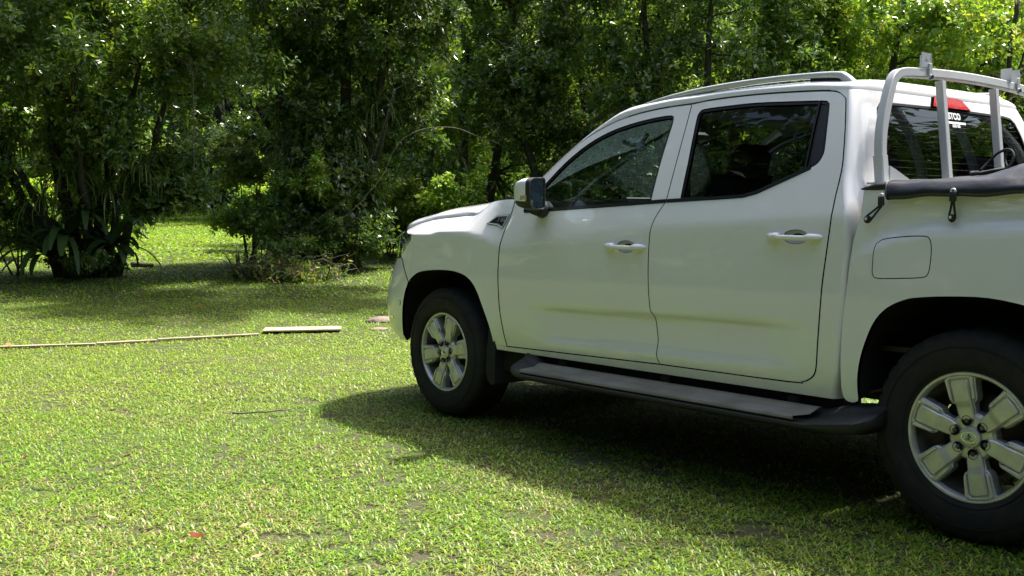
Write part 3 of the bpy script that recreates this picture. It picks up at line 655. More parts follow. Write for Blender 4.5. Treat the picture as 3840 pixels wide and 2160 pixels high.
    # emblem: an oval ring round a folded four-pointed shape
    a = np.linspace(0, 2*np.pi, 40); P = np.c_[.0265*np.cos(a), 0*a+.0005, .0185*np.sin(a)]; cap.add(*tube(P, .0012, 6, False), 1)
    for q in ([(-.0165, -.010), (-.012, -.0045), (-.001, .013), (0, .0155), (.001, .013), (.012, -.0045), (.0165, -.010), (.008, -.0055), (0, -.0105), (-.008, -.0055)],):
        P = np.array(q); I = np.array([(0, .004), (.0045, 0), (0, -.0045), (-.0045, 0)])
        n = len(P); V = np.r_[np.c_[P[:, 0], 0*P[:, 0]+.0008, P[:, 1]], [[0, .0045, 0.0]]]
        cap.add(V, [(i, (i+1) % n, n) for i in range(n)], 1)
    return tyre, rim, cap
def put(mb, name, mats, parent, smooth, like=None):
    return mb.build(name, mats, parent, smooth)
def edges_split(o, ang=32):
    """smooth shading with hard creases"""
    me = o.data; me.polygons.foreach_set('use_smooth', [True]*len(me.polygons))
    me.set_sharp_from_angle(angle=math.radians(ang))
WHEEL = {}
for xa, rot0 in ((3.155, math.radians(50)), (0., math.radians(18))):
    ty, rm, cp = make_wheel(rot0)
    for sgn in MIR:
        w = bpy.data.objects.new('wheel', None); COL.objects.link(w); w.parent = TR; w.location = (xa, sgn*.897, .372)
        if sgn < 0: w.rotation_euler = (0, 0, math.pi)
        if sgn > 0:
            t = ty.build('tyre', RUBBER, w, True); edges_split(t, 40)
            r_ = rm.build('rim', [RIMM, RIMD, STEEL, DARK, RIMD], w, True); edges_split(r_, 28)
            c_ = cp.build('hub_cap', [RIMM, CHROME], w, True); edges_split(c_, 25); keep = (t, r_, c_)
        else:
            for o in keep:
                c = o.copy(); COL.objects.link(c); c.parent = w
# ---- side steps
for sgn in MIR:
    st = MB(); xs = np.linspace(.575, 2.262, 24)
    pr = [(.918, .403), (.930, .4025), (.944, .396), (.956, .389), (.963, .3855), (.968, .384)]
    for k in range(6): y_ = .970+k*.0130; pr += [(y_, .3825-.0012*k), (y_+.003, .3855-.0012*k), (y_+.0085, .3855-.0012*k), (y_+.0112, .3825-.0012*k)]
    pr += [(1.050, .372), (1.052, .366), (1.048, .362), (.93, .362)]
    cut = lambda x_, y_: x_
    P = np.array([[(x_-.0*(y_-.9), y_, z_) for y_, z_ in pr] for x_ in xs])
    P[0, 6:-3, 2] = .3785; P[0, :, 0] += (P[0, :, 1]-.9)*.30; P[-1, :, 0] += (P[-1, :, 1]-.9)*.12
    sgrid = grid('tread_plate', P, TREAD, None, sgn, flip=True)
    xs2 = np.array([.305, .312, .33, .37, .45, .58, 1.2, 2.0, 2.26, 2.33, 2.385, 2.405]); sc = np.array([.25, .45, .66, .85, .97, 1, 1, 1, 1, .93, .8, .55])
    pb = [(.86, .392), (.90, .392), (.925, .378), (.95, .366), (1.05, .357), (1.060, .352), (1.062, .342), (1.052, .330), (.96, .318), (.86, .325)]
    capz = [(.86, .428), (.905, .426), (.935, .412), (.965, .396), (1.04, .380), (1.060, .368), (1.062, .345), (1.052, .330), (.96, .318), (.86, .325)]
    rows = []
    for x_, s_ in zip(xs2, sc):
        prf = np.array(capz if (x_ < .56 or x_ > 2.27) else pb); yy = .86+(prf[:, 0]-.86)*s_; lift = (1-s_)*(.075 if x_ < 1 else .04)
        rows.append(np.c_[np.full(len(prf), x_), yy, prf[:, 1]+lift])
    sb = bpy.data.objects.new('side_step', None); COL.objects.link(sb); sb.parent = TR
    sgrid.parent = sb
    cgr = grid('step_body', np.array(rows), BLACK, sb, sgn, flip=True, closed=True); edges_split(cgr, 40); edges_split(sgrid, 30)
    for x_ in (.75, 1.45, 2.15): b = MB(); b.add(*box((x_, sgn*.80, .40), (.06, .16, .05), 0, .01)); b.build('bracket', STEEL, sb)
for sgn in MIR:
    b = MB(); b.add(*box((1.565, sgn*.835, .385), (2.19, .03, .15), 0, .004)); b.build('sill_shade', DARK, TR)  # added dark panel standing in for the shade between sill and step
# ---- door handles
for sgn in MIR:
    for xc, zc_, dx in ((1.648, 1.008, .133), (.712, 1.062, .133)):
        yb = float(W(xc, zc_)[1])
        hx = np.linspace(-dx, dx, 25); hh = []
        for x_ in hx:
            t = abs(x_)/dx; w_ = .0175*(1-.35*t**4)*(1-.75*max(0, (t-.93)/.07)); bow = .036*(1-t**6)+.004
            grip = -.55 < x_/dx < .42
            z0 = .0075 if grip else 0
            hw = w_*(.62 if grip else 1.); hz = (z0*-.4)
            a = np.linspace(0, 2*np.pi, 14, endpoint=False)
            yo = yb+bow; th = .010 if grip else bow*.55+.004
            hh.append(np.c_[np.full(14, xc+x_), yo-th+th*np.cos(a)*1.0, zc_+hz+hw*np.sin(a)+.002*(x_/dx)])
        hd = grid('door_handle', np.array(hh), PAINT, None, sgn, closed=True, flip=True)
        door = [o for o in bpy.data.objects if o.parent == TR and o.name.startswith('front_door' if xc > 1.4 else 'rear_door')][0 if sgn > 0 else 1]
        hd.parent = door
        el = [(xc-.005+.066*math.cos(a), zc_+.034*math.sin(a)) for a in np.linspace(0, 2*np.pi, 32, endpoint=False)]
        cup = lambda u, v: -.0*u
        b = MB(); rows = []
        for q, d in ((1.03, -.0040), (.94, -.006), (.8, -.013), (.55, -.018), (.02, -.020)):
            e = np.array([(xc-.005+.060*q*math.cos(a), zc_+.029*q*math.sin(a)) for a in np.linspace(0, 2*np.pi, 32, endpoint=False)])
            p_ = W(e[:, 0], e[:, 1]); p_[:, 1] += d+.0022; rows.append(p_)
        grid('handle_recess', np.array(rows), mat('handle_cup_shade', (.42, .44, .43), .5) if 'handle_cup_shade' not in bpy.data.materials else bpy.data.materials['handle_cup_shade'], door, sgn, closed=True)  # cup of the body paint coloured grey: recess shade put into the colour
# ---- roof rails
for sgn in MIR:
    top = cr([(1.925, 1.650), (1.88, 1.675), (1.805, 1.700), (1.689, 1.720), (1.494, 1.739), (1.252, 1.748), (1.027, 1.748), (.818, 1.741), (.719, 1.733), (.692, 1.722), (.668, 1.705), (.648, 1.684)], 5)
    bot = cr([(1.925, 1.640), (1.86, 1.672), (1.77, 1.693), (1.65, 1.7035), (1.40, 1.717), (1.20, 1.7225), (1.027, 1.722), (.853, 1.7155), (.735, 1.705), (.712, 1.692), (.695, 1.680), (.68, 1.665)], 5)
    rows = []
    for t_, b_ in zip(top, bot):
        c_ = (t_+b_)/2; hz = max((t_[1]-b_[1])/2, .004); a = np.linspace(0, 2*np.pi, 16, endpoint=False)
        dx_ = (t_[0]-b_[0])/2
        rows.append(np.c_[c_[0]+dx_*np.sign(np.sin(a))*abs(np.sin(a))**.7, .618+.019*np.sign(np.cos(a))*abs(np.cos(a))**.7, c_[1]+hz*np.sign(np.sin(a))*abs(np.sin(a))**.7])
    rr_ = grid('roof_rail', np.array(rows), SILVER, TR, sgn, closed=True, flip=True)
    for x0, x1_ in ((.66, .86), (1.66, 1.88)):
        b = MB(); xx = np.linspace(x0, x1_, 8)
        zt_ = np.interp(xx, bot[::-1, 0], bot[::-1, 1])+.004
        P = np.array([[(x_, .606, 1.66), (x_, .606, z_), (x_, .630, z_), (x_, .630, 1.66)] for x_, z_ in zip(xx, zt_)])
        grid('rail_foot', P, BLACK, rr_, sgn, flip=True)
    b = MB(); b.add(*box((1.64, sgn*.618, 1.692), (.02, .02, .05))); b.build('rail_foot', SILVER, rr_)
# ---- door mirrors
for sgn in MIR:
    a = np.linspace(0, 2*np.pi, 40, endpoint=False)
    # local frame of the mirror face: u outward-rearward, w up, n out of the glass (rearward, slightly inboard)
    I0 = np.array([2.212, .945, 0]); O0 = np.array([2.163, 1.085, 0]); u = (O0-I0); L0 = np.linalg.norm(u); u /= L0; nn = np.array([u[1], -u[0], 0]); nn = -nn if nn[0] > 0 else nn
    shp = [(-.005, 1.338), (.05, 1.342), (.10, 1.340), (.134, 1.330), (.146, 1.312), (.148, 1.28), (.146, 1.235), (.138, 1.205), (.118, 1.192), (.06, 1.184), (.01, 1.184), (-.004, 1.20), (-.006, 1.27)]
    face = cr(shp, 4, True); c0 = np.array([.068, 1.262])
    def ring(sc_, dep, dz=0, fac=None):
        q = c0+(face-c0)*np.array(sc_); return I0+u*q[:, :1]+nn*dep+np.array([0, 0, 1.])*(q[:, 1:]+dz)
    rows = [ring((.90, .90), .002), ring((.93, .92), .010), ring((1.0, 1.0), .010), ring((1.02, 1.02), .0), ring((1.03, 1.03), -.014), ring((1.01, 1.0), -.048), ring((.93, .88), -.075), ring((.78, .70), -.092), ring((.5, .4), -.101), ring((.02, .02), -.103)]
    rows = np.array(rows); V = rows.reshape(-1, 3)*[1, sgn, 1]; m_ = len(face); F = []; mi = []
    for i in range(len(rows)-1):
        for j in range(m_):
            f = (i*m_+j, i*m_+(j+1) % m_, (i+1)*m_+(j+1) % m_, (i+1)*m_+j); F.append(f if sgn > 0 else f[::-1])
            zc2 = rows[i, j, 2]; mi.append(1 if i < 4 or zc2 < 1.228 else 0)
    mo = mesh('side_mirror', V, F, [PAINT, BLACK], TR, True, midx=mi); edges_split(mo, 50)
    q = ring((.91, .91), .004); mesh('mirror_glass', q*[1, sgn, 1], [tuple(range(m_))], MIRR, mo, False)
    b = MB(); P = np.array([I0+u*.149+nn*d_+np.array([0, 0, z_]) for d_, z_ in ((-.008, 1.244), (-.02, 1.244), (-.036, 1.243), (-.050, 1.24), (-.060, 1.238))]); P[2:, 1] -= [.0015, .006, .014]
    b.add(*tube(P*[1, sgn, 1], .010, 8, prof=[(-1, -.35), (-1, .35), (1, .35), (1, -.35)])); b.build('indicator', AMBER, mo)
    b = MB(); b.add(*tube(np.array([(2.30, .86, 1.185), (2.27, .91, 1.187), (2.25, .96, 1.20)])*[1, sgn, 1], [.05, .04, .045], 10)); b.build('mirror_arm', BLACK, mo, True)
# ---- rack behind the cab
rk = bpy.data.objects.new('cab_rack', None); COL.objects.link(rk); rk.parent = TR
rx = lambda z: .462+(z-1.28)*.10
half = [(.722, 1.36), (.712, 1.43), (.695, 1.49), (.66, 1.57), (.62, 1.645), (.595, 1.680), (.56, 1.703), (.51, 1.713), (.42, 1.719), (.25, 1.727), (0, 1.731)]
yz = half+[(-y_, z_) for y_, z_ in half[::-1][1:]]
P = cr([(rx(z_), y_, z_) for y_, z_ in yz], 5)
b = MB(); sq = .0185; pf = [(-1, -.8), (-.8, -1), (.8, -1), (1, -.8), (1, .8), (.8, 1), (-.8, 1), (-1, .8)]
b.add(*tube(P, sq, prof=pf)); b.build('rack_hoop', RACKP, rk)
b = MB()
for y_ in (.232, -.218): b.add(*tube([(rx(1.26), y_, 1.26), (rx(1.5), y_, 1.5), (rx(1.71), y_, 1.71)], .0165, prof=pf))
for i, y_ in enumerate((.232, -.218)):
    b2 = MB(); b2.add(*tube([(rx(1.26), y_, 1.26), (rx(1.5), y_, 1.5), (rx(1.70), y_, 1.70)], .0165, prof=pf)); b2.build('rack_bar', RACKP, rk)
for s in MIR:
    b = MB(); b.add(*tube([(rx(1.262), s*.722, 1.262), (rx(1.37), s*.722, 1.375)], .0215, prof=pf))
    g0 = np.array([(.70, 1.335), (.70, 1.275), (.56, 1.275), (.56, 1.285), (.66, 1.322)]); n = 5
    V = np.r_[np.c_[0*g0[:, 0]+.440, g0[:, 0]*s, g0[:, 1]], np.c_[0*g0[:, 0]+.484, g0[:, 0]*s, g0[:, 1]]]
    b.add(V, [tuple(range(5)), tuple(range(5, 10))[::-1]]+[(i, 5+i, 5+(i+1) % 5, (i+1) % 5) for i in range(5)])
    b.add(*box((.43, s*.72, 1.268), (.14, .09, .008))); b.build('rack_foot', RACKP, rk)
    # ladder bracket: a folded U plate with a hole, bolted to the hoop
    b = MB(); yb = s*.375; xb = rx(1.76)
    def plate(hx_, y0_, y1_, z0_, z1_, hole=True):
        cy, cz = (y0_+y1_)/2, (z0_+z1_)/2+.004; n = 24; V = []; F = []
        for x_ in (hx_, hx_+.004):
            for k in range(n):
                a = 2*math.pi*k/n; c, s2 = math.cos(a), math.sin(a); m = max(abs(c), abs(s2)); V.append((x_, cy+c/m*(y1_-y0_)/2, cz+s2/m*(z1_-z0_)/2)); V.append((x_, cy+.0125*c, cz+.0125*s2))
        for k in range(n):
            k2 = (k+1) % n; F += [(2*k, 2*k2, 2*k2+1, 2*k+1), (2*n+2*k, 2*n+2*k+1, 2*n+2*k2+1, 2*n+2*k2), (2*k, 2*n+2*k, 2*n+2*k2, 2*k2), (2*k+1, 2*k2+1, 2*n+2*k2+1, 2*n+2*k+1)]
        return V, F
    b.add(*plate(xb+(-.024 if s > 0 else .02), yb-.034, yb+.034, 1.740, 1.798))
    b.add(*box((xb+(.0 if s > 0 else -.002), yb-.036, 1.770), (.05, .004, .062)))
    if s < 0: b.add(*box((xb-.002, yb+.036, 1.770), (.05, .004, .062)))
    b.add(*box((xb-.027, yb-.026, 1.727), (.006, .026, .070), 0, .002))
    b.add(*tube([(xb-.030, yb-.026, 1.708), (xb-.036, yb-.026, 1.708)], .0085, 6)); br_ = b.build('rack_bracket', RACKP, rk)
    b = MB(); b.add(*tube([(xb-.030, yb-.026, 1.706), (xb-.040, yb-.026, 1.706)], .0075, 6)); b.build('bolt', STEEL, br_)
# ---- soft bed cover
cv = []; xs = np.linspace(.322, -1.19, 76); rng = np.random.default_rng(5)
edge = herm([.34, .325, .24, .05, -.03, -.18, -.4, -.6, -1.2][::-1], [1.197, 1.199, 1.205, 1.211, 1.204, 1.214, 1.205, 1.212, 1.205][::-1])
ridge = herm([-1.2, -.9, -.5, -.22, -.12, -.05, .05, .2, .34], [1.33, 1.35, 1.345, 1.335, 1.318, 1.296, 1.281, 1.275, 1.272])
for x_ in xs:
    zr = float(ridge(x_)); ze = float(edge(x_)); sl = float(sm(.30, .20, x_))
    hp = [(.934, ze), (.938, ze+.003), (.9395, ze+.012), (.936, ze+.025), (.927, 1.243), (.915, 1.258), (.895, 1.2665), (.86, 1.270+(zr-1.272)*.5), (.80, zr), (.70, zr+.004), (.55, zr+.008), (.35, zr+.010), (.15, zr+.012), (0, zr+.012)]
    hp = [(y_, z_+.0025*math.sin(x_*37+y_*9)*math.sin(y_*21+x_*5)) for y_, z_ in hp]
    row = [(x_+.012*(1.25-z_)*0, y_, z_) for y_, z_ in hp]+[(x_, -y_, z_) for y_, z_ in hp[::-1][1:]]
    cv.append(row)
cv = np.array(cv); cv[0, :, 0] += (1.26-cv[0, :, 2])*-.30; cv[1, :, 0] += (1.26-cv[1, :, 2])*-.12
cvo = grid('bed_cover', cv, VINYL, TR)
c2 = cv[:, 0].copy(); b = MB(); b.add(*tube(c2*[1, -1, 1]+[0, -.0015, .002], .0042, 8)); b.build('cover_hem', VINYL, cvo, True); b = MB(); b.add(*tube(c2+[0, .0015, .002], .0042, 8)); b.add(*tube(np.vstack([cv[0, :14]+[.0, .002, 0]]), .0035, 6)); b.build('cover_hem', VINYL, cvo, True)
b = MB(); q = cv[0]; lo_ = q.copy(); lo_[:, 2] -= .006
for s in MIR:
    for (px_, pz_), (kx, kz), i_ in (((.325, 1.214), (.384, 1.131), 0), ((.052, 1.225), (.058, 1.135), 1)):
        b = MB(); y_ = .946
        V, F = lathe([(.0045, .001), (.0045, .004), (.0075, .005), (.0105, .003), (.0115, 0)], 20); b.add((V+[px_, y_-.003, pz_])*[1, s, 1], F, 1)
        b.add(*box((px_, s*(y_-.001), pz_-.018), (.026, .006, .034), 0, .002), 0)
        d = np.array([kx-px_, 0, kz-pz_+.034]); dl = np.linalg.norm(d); d /= dl; pn = np.array([-d[2], 0, d[0]])
        st_ = np.array([px_, y_-.002, pz_-.034]); en = np.array([kx, y_-.010, kz])
        lp = [st_+pn*.003, st_*.6+en*.4+pn*.006, en+pn*.011-d*.004, en+pn*.008+d*.009, en+d*.013, en-pn*.008+d*.009, en-pn*.011-d*.004, st_*.6+en*.4-pn*.006, st_-pn*.003]
        b.add(*tube(cr(lp, 4)*[1, s, 1], .0042, 8), 0)
        V, F = lathe([(.0005, .010), (.009, .009), (.0115, .004), (.0115, -.012)], 20); b.add((V+[kx, y_-.006, kz])*[1, s, 1], F, 0)
        V, F = lathe([(.0005, .0125), (.0045, .012), (.0055, .010)], 12); b.add((V+[kx, y_-.006, kz])*[1, s, 1], F, 1)
        b.build('cover_loop', [CORD, SILVER], cvo, True)
# loose strap and cord end lying on the cover
b = MB()
P1 = cr([(.055, .80, 1.288), (.105, .72, 1.296), (.085, .63, 1.300), (.03, .62, 1.300), (-.02, .70, 1.305), (-.02, .78, 1.30), (.03, .83, 1.286)], 6)
b.add(*tube(P1, .0055, 8))
P2 = cr([(.07, .73, 1.30), (.05, .70, 1.335), (.02, .70, 1.362), (-.025, .715, 1.372), (-.05, .73, 1.350), (-.045, .745, 1.315), (-.03, .755, 1.300)], 6)
b.add(*tube(P2, .0048, 8)); P3 = cr([(-.025, .715, 1.372), (-.015, .72, 1.34), (-.03, .735, 1.31)], 6); b.add(*tube(P3, .0045, 8))
b.build('cover_cord', CORD, cvo, True)

# ---- cabin
def seat(xc, yc, w=.50, name='front_seat', lean=.22, head=True, hz=1.47):
    s = bpy.data.objects.new(name, None); COL.objects.link(s); s.parent = TR
    b = MB(); b.add(*box((xc+.28, yc, .72), (.52, w, .16), 0, .05)); b.build('seat_cushion', SEATM, s)
    b = MB(); V, F = box((0, 0, 0), (.13, w, .62), 0, .05); V[:, 1] *= np.where(V[:, 2] > .1, .88, 1); V[:, 0] -= V[:, 2]*lean; b.add(V+[xc-.02, yc, 1.03], F); b.build('backrest', SEATM, s)
    if head:
        b = MB(); V, F = box((0, 0, 0), (.11, .26, .19), 0, .045); V[:, 0] -= V[:, 2]*lean; b.add(V+[xc-.12, yc, hz-.085], F)
        for q in (-.06, .06): b.add(*tube([(xc-.085, yc+q, 1.28), (xc-.11, yc+q, 1.36)], .006, 6))
        b.build('headrest', SEATM, s)
for s in MIR: seat(1.48, s*.40, .52)
s = bpy.data.objects.new('rear_seat', None); COL.objects.link(s); s.parent = TR
b = MB(); b.add(*box((.98, 0, .74), (.46, 1.36, .16), 0, .05)); b.build('seat_cushion', SEATM, s)
b = MB(); V, F = box((0, 0, 0), (.11, 1.36, .56), 0, .05); V[:, 0] -= V[:, 2]*.15; b.add(V+[.72, 0, 1.02], F); b.build('backrest', SEATM, s)
for y_ in (-.42, .42):
    b = MB(); b.add(*box((.665, y_, 1.355), (.09, .25, .13), 0, .04)); b.build('headrest', SEATM, s)
b = MB(); V, F = box((2.58, 0, 1.07), (.52, 1.50, .24), 0, .06); b.add(V, F); b.add(*box((2.40, 0, .85), (.2, .3, .4), 0, .03)); b.add(*box((2.30, -.40, 1.17), (.10, .40, .07), 0, .03))
db = b.build('dashboard', DASHM, TR)
b = MB(); b.add(*box((2.40, .05, 1.205), (.02, .26, .11), 0, .008)); b.build('screen', BLACK, db)
b = MB(); a = np.linspace(0, 2*np.pi, 40); ring_ = np.c_[.19*np.cos(a)*.35, .19*np.sin(a)*0, 0*a]
P = np.c_[2.16-.19*np.sin(a)*.38, -.40+.19*np.cos(a), 1.13+.19*np.sin(a)*.92]; b.add(*tube(P, .015, 8, False)); b.add(*box((2.17, -.40, 1.12), (.05, .14, .12), 0, .02)); b.add(*box((2.165, -.40, 1.13), (.02, .36, .03), 0, .008)); b.build('steering_wheel', TRIM, TR, True)
b = MB(); b.add(*box((1.5, 0, .52), (1.95, 1.64, .03))); b.add(*box((1.75, 0, .72), (.9, .22, .30), 0, .04)); b.build('cabin_floor', TRIM, TR)
b = MB(); b.add(*box((2.05, 0, 1.575), (.03, .24, .065), 0, .015)); b.add(*tube([(2.07, 0, 1.58), (2.12, 0, 1.66)], .01, 6)); b.build('interior_mirror', BLACK, TR)
for s in MIR:
    P = cr([(1.93, s*.66, 1.52), (1.88, s*.655, 1.500), (1.82, s*.652, 1.505), (1.77, s*.655, 1.545)], 5); b = MB(); b.add(*tube(P, .011, 8)); b.build('grab_handle', HEADL, TR, True)
    P = cr([(1.50, s*.70, 1.50), (1.49, s*.72, 1.3), (1.46, s*.74, 1.0), (1.46, s*.74, .6)], 4); b = MB(); b.add(*tube(P, .06, prof=[(-.6, -.3), (-.6, .3), (.6, .3), (.6, -.3)])); b.build('pillar_trim', HEADL, TR)
# lettering of the fender badge, laid on the surface
for sgn in MIR:
    fn = [o for o in bpy.data.objects if o.parent == TR and o.name.startswith('front_fender')][0 if sgn > 0 else 1]
    yb = float(W(2.63, 1.135)[1])
    if sgn > 0: rot = Matrix.Rotation(math.radians(180), 4, 'Z') @ Matrix.Rotation(math.radians(90), 4, 'X')
    else: rot = Matrix.Rotation(math.radians(90), 4, 'X')
    sl_ = (float(W(2.63, 1.155)[1])-float(W(2.63, 1.115)[1]))/.04
    rot = Matrix.Rotation(-math.atan(sl_)*sgn*1.0, 4, 'X') @ rot if sgn > 0 else rot
    text_mesh('badge_letters', 'T60', .044, .0015, GREYL, fn, Vector((2.632, sgn*(yb+.004), 1.137)), rot, sx=1.25, shear=.15, bold=.0008)

# ------------------------------------------------------------------ the place: lawn, trees, plants, boards
bpy.context.view_layer.update()
gz_ = herm([-200, 0, 9, 13, 17, 20, 30, 45, 80, 200], [0, 0, 0, .085, .25, .40, .80, 1.5, 3.2, 9.])
def depth(x, y): return (np.asarray(x)-CAM[0])*FW[0]+(np.asarray(y)-CAM[1])*FW[1]
def gz(x, y): return gz_(depth(x, y))
def at(lat, D):
    """a spot on the lawn: lat metres to the right of the view axis, D metres ahead"""
    p = CAM+FW*D+RT*lat; return np.array([p[0], p[1], float(gz(p[0], p[1]))])
rng = np.random.default_rng(11)
def vnoise(x, y, s, seed=0):
    """smooth value noise"""
    r = np.random.default_rng(seed); T = r.random((64, 64)); x = np.asarray(x)/s+100; y = np.asarray(y)/s+100
    i = np.floor(x).astype(int); j = np.floor(y).astype(int); u = x-i; v = y-j; u = u*u*(3-2*u); v = v*v*(3-2*v)
    a = T[i % 64, j % 64]; b = T[(i+1) % 64, j % 64]; c = T[i % 64, (j+1) % 64]; d = T[(i+1) % 64, (j+1) % 64]
    return (a*(1-u)+b*u)*(1-v)+(c*(1-u)+d*u)*v
# lawn: one sheet to the horizon
dv = np.concatenate([np.linspace(-120, -8, 12)[:-1], np.linspace(-8, 50, 240), np.linspace(50, 200, 20)[1:]])
lv = np.concatenate([np.linspace(-150, -25, 12)[:-1], np.linspace(-25, 25, 220), np.linspace(25, 150, 12)[1:]])
D_, L_ = np.meshgrid(dv, lv, indexing='ij')
P = CAM[None, None]+FW*D_[..., None]+RT*L_[..., None]; P[..., 2] = gz_(D_)+.018*(vnoise(P[..., 0], P[..., 1], .9, 3)-.5)-.012
lm = mat('lawn_soil', (.055, .082, .018), .95, col2=(.060, .048, .026), mixscale=3.2, bump=.8, bscale=60, bdist=.02, detail=8)
tag(grid('lawn', P, lm, flip=False), kind='structure')

# grass blades
def blades(D, L, length, width, tints, seed, lift=(.08, .70)):
    r = np.random.default_rng(seed); n = len(D)
    base = CAM[None]+FW[None]*D[:, None]+RT[None]*L[:, None]; base[:, 2] = gz_(D)-.008
    az = r.uniform(0, 2*np.pi, n); el = r.uniform(*lift, n); ln = length*r.uniform(.55, 1.35, n); w = width*r.uniform(.7, 1.3, n)
    h = np.c_[np.cos(az), np.sin(az)]; s = np.c_[-h[:, 1], h[:, 0], 0*az]
    rise = np.sin(el)*ln; out = np.cos(el)*ln
    d = lambda t, q: np.c_[h*(out*t)[:, None], rise*q]
    m = base+d(.5, .72); t = base+d(1., .80+.25*0)
    V = np.stack([base-s*(w*.28)[:, None], base+s*(w*.28)[:, None], m+s*(w*.5)[:, None], m-s*(w*.5)[:, None], t], 1)
    V = V.reshape(-1, 3); i = np.arange(n)[:, None]*5
    return V, np.hstack([i, i+1, i+2, i+3]), np.hstack([i+3, i+2, i+4]), np.repeat(tints, 5, 0)
def under_truck(x, y):
    return (x > -.9) & (x < 3.9) & (abs(y) < .70)
parts_v = []; Fq = []; Ft = []; TT = []; nb = 0
for D0, D1, dens, ln, wd, sd_ in ((2.9, 4.4, 10500, .026, .0052, 1), (4.4, 6.5, 6800, .027, .0060, 2), (6.5, 9.5, 3600, .030, .0080, 3), (9.5, 14, 1700, .034, .0115, 4), (14, 20, 520, .052, .022, 5), (20, 48, 240, .080, .05, 6)):
    r = np.random.default_rng(sd_*7); wmax = .53*D1+.6; N = int(dens*(D1-D0)*2*wmax)
    D = r.uniform(D0, D1, N); L = r.uniform(-wmax, wmax, N); k = abs(L) < .53*D+.6; D = D[k]; L = L[k]
    X = CAM[0]+FW[0]*D+RT[0]*L; Y = CAM[1]+FW[1]*D+RT[1]*L
    thin = vnoise(X, Y, .07, 21)*.55+vnoise(X, Y, .32, 22)*.45
    k = (r.random(len(D)) < sm(.16, .40, thin)*.88+.12) & ~(under_truck(X, Y) & (r.random(len(D)) < .8)); D = D[k]; L = L[k]; X = X[k]; Y = Y[k]
    n = len(D)
    dry = vnoise(X, Y, .7, 31)*.5+vnoise(X, Y, .22, 32)*.5; lush = vnoise(X, Y, 1.8, 33)
    g1 = np.array([.092, .172, .012]); g2 = np.array([.172, .248, .020]); g3 = np.array([.045, .110, .018]); st = np.array([.23, .225, .095]); br = np.array([.19, .12, .06])
    u = r.random(n)[:, None]; T = g1*(1-u)+g2*u; q = (r.random(n) < .25)[:, None]; T = np.where(q, g3, T)
    T = T*(1-.35*(lush[:, None]-.5)*[1.5, .6, .5])
    q = (r.random(n) < (.06+.24*sm(.45, .75, dry))*(1-.6*sm(9, 16, D)))[:, None]; T = np.where(q, st*r.uniform(.7, 1.15, n)[:, None], T)
    q = (r.random(n) < .04+.07*sm(.5, .8, dry))[:, None]; T = np.where(q, br, T)
    far_ = sm(3, 9, D)[:, None]; T = T*(1-.5*far_)+T.mean(0)*.5*far_; T = np.minimum(T*1.75*r.uniform(.75, 1.25, n)[:, None], .85)
    V, a, b_, t = blades(D, L, ln, wd, T, sd_)
    parts_v.append(V); Fq.append(a+nb); Ft.append(b_+nb); TT.append(t); nb += len(V)
V = np.concatenate(parts_v); Fq = np.concatenate(Fq); Ft = np.concatenate(Ft); TT = np.concatenate(TT)
me = bpy.data.meshes.new('grass'); me.vertices.add(len(V)); me.vertices.foreach_set('co', V.astype(np.float32).ravel())
nq, nt_ = len(Fq), len(Ft); me.loops.add(nq*4+nt_*3); me.loops.foreach_set('vertex_index', np.concatenate([Fq.ravel(), Ft.ravel()]).astype(np.int32))
me.polygons.add(nq+nt_); me.polygons.foreach_set('loop_start', np.concatenate([np.arange(nq)*4, nq*4+np.arange(nt_)*3]).astype(np.int32)); me.polygons.foreach_set('loop_total', np.concatenate([np.full(nq, 4), np.full(nt_, 3)]).astype(np.int32))
at_ = me.attributes.new('tint', 'FLOAT_COLOR', 'POINT'); c = np.ones((len(V), 4), np.float32); c[:, :3] = TT; at_.data.foreach_set('color', c.ravel())
GRASSM = leafmat('grass_blade', .42, .42, (1.15, 1.2, .5), .45); me.materials.append(GRASSM); me.update(calc_edges=True)
go = bpy.data.objects.new('grass', me); COL.objects.link(go); tag(go, 'short broad bladed lawn grass, green with dry straw patches', 'grass', kind='stuff')

# ---- foliage tools
def leaf_cloud(tips, tdir, per, size, pal, r, wr=.45, spread=.9, fold=.18):
    """whorls of leaves round twig tips: tips (N,3), tdir (N,3)"""
    n = len(tips)*per; base = np.repeat(tips, per, 0); td = np.repeat(tdir, per, 0)
    rnd = r.normal(size=(n, 3)); rnd -= td*(rnd*td).sum(1)[:, None]; rnd /= np.linalg.norm(rnd, axis=1)[:, None]+1e-9
    a = td*r.uniform(.05, .9, n)[:, None]+rnd*spread; a /= np.linalg.norm(a, axis=1)[:, None]
    ln = size*r.uniform(.6, 1.35, n); up = td*.8+np.array([0, 0, .6])+r.normal(size=(n, 3))*.45
    b = np.cross(a, up); b /= np.linalg.norm(b, axis=1)[:, None]+1e-9; nn = np.cross(b, a)
    base = base+a*(ln*.15)[:, None]-td*(r.random(n)*size*1.6)[:, None]; w = (ln*wr*.5)[:, None]
    mid = base+a*(ln*.5)[:, None]; tip = base+a*ln[:, None]-nn*(ln*.12)[:, None]
    V = np.stack([base, mid+b*w+nn*w*fold, tip, mid-b*w+nn*w*fold], 1).reshape(-1, 3)
    i = np.arange(n)[:, None]*4; F = np.hstack([i, i+1, i+2, i+3])
    pal = np.array(pal); k = r.choice(len(pal), len(tips), p=np.array([p[3] for p in pal])/sum(p[3] for p in pal)); T = np.repeat(pal[k, :3], per, 0)*r.uniform(.7, 1.3, n)[:, None]
    return V, F, np.repeat(T, 4, 0)
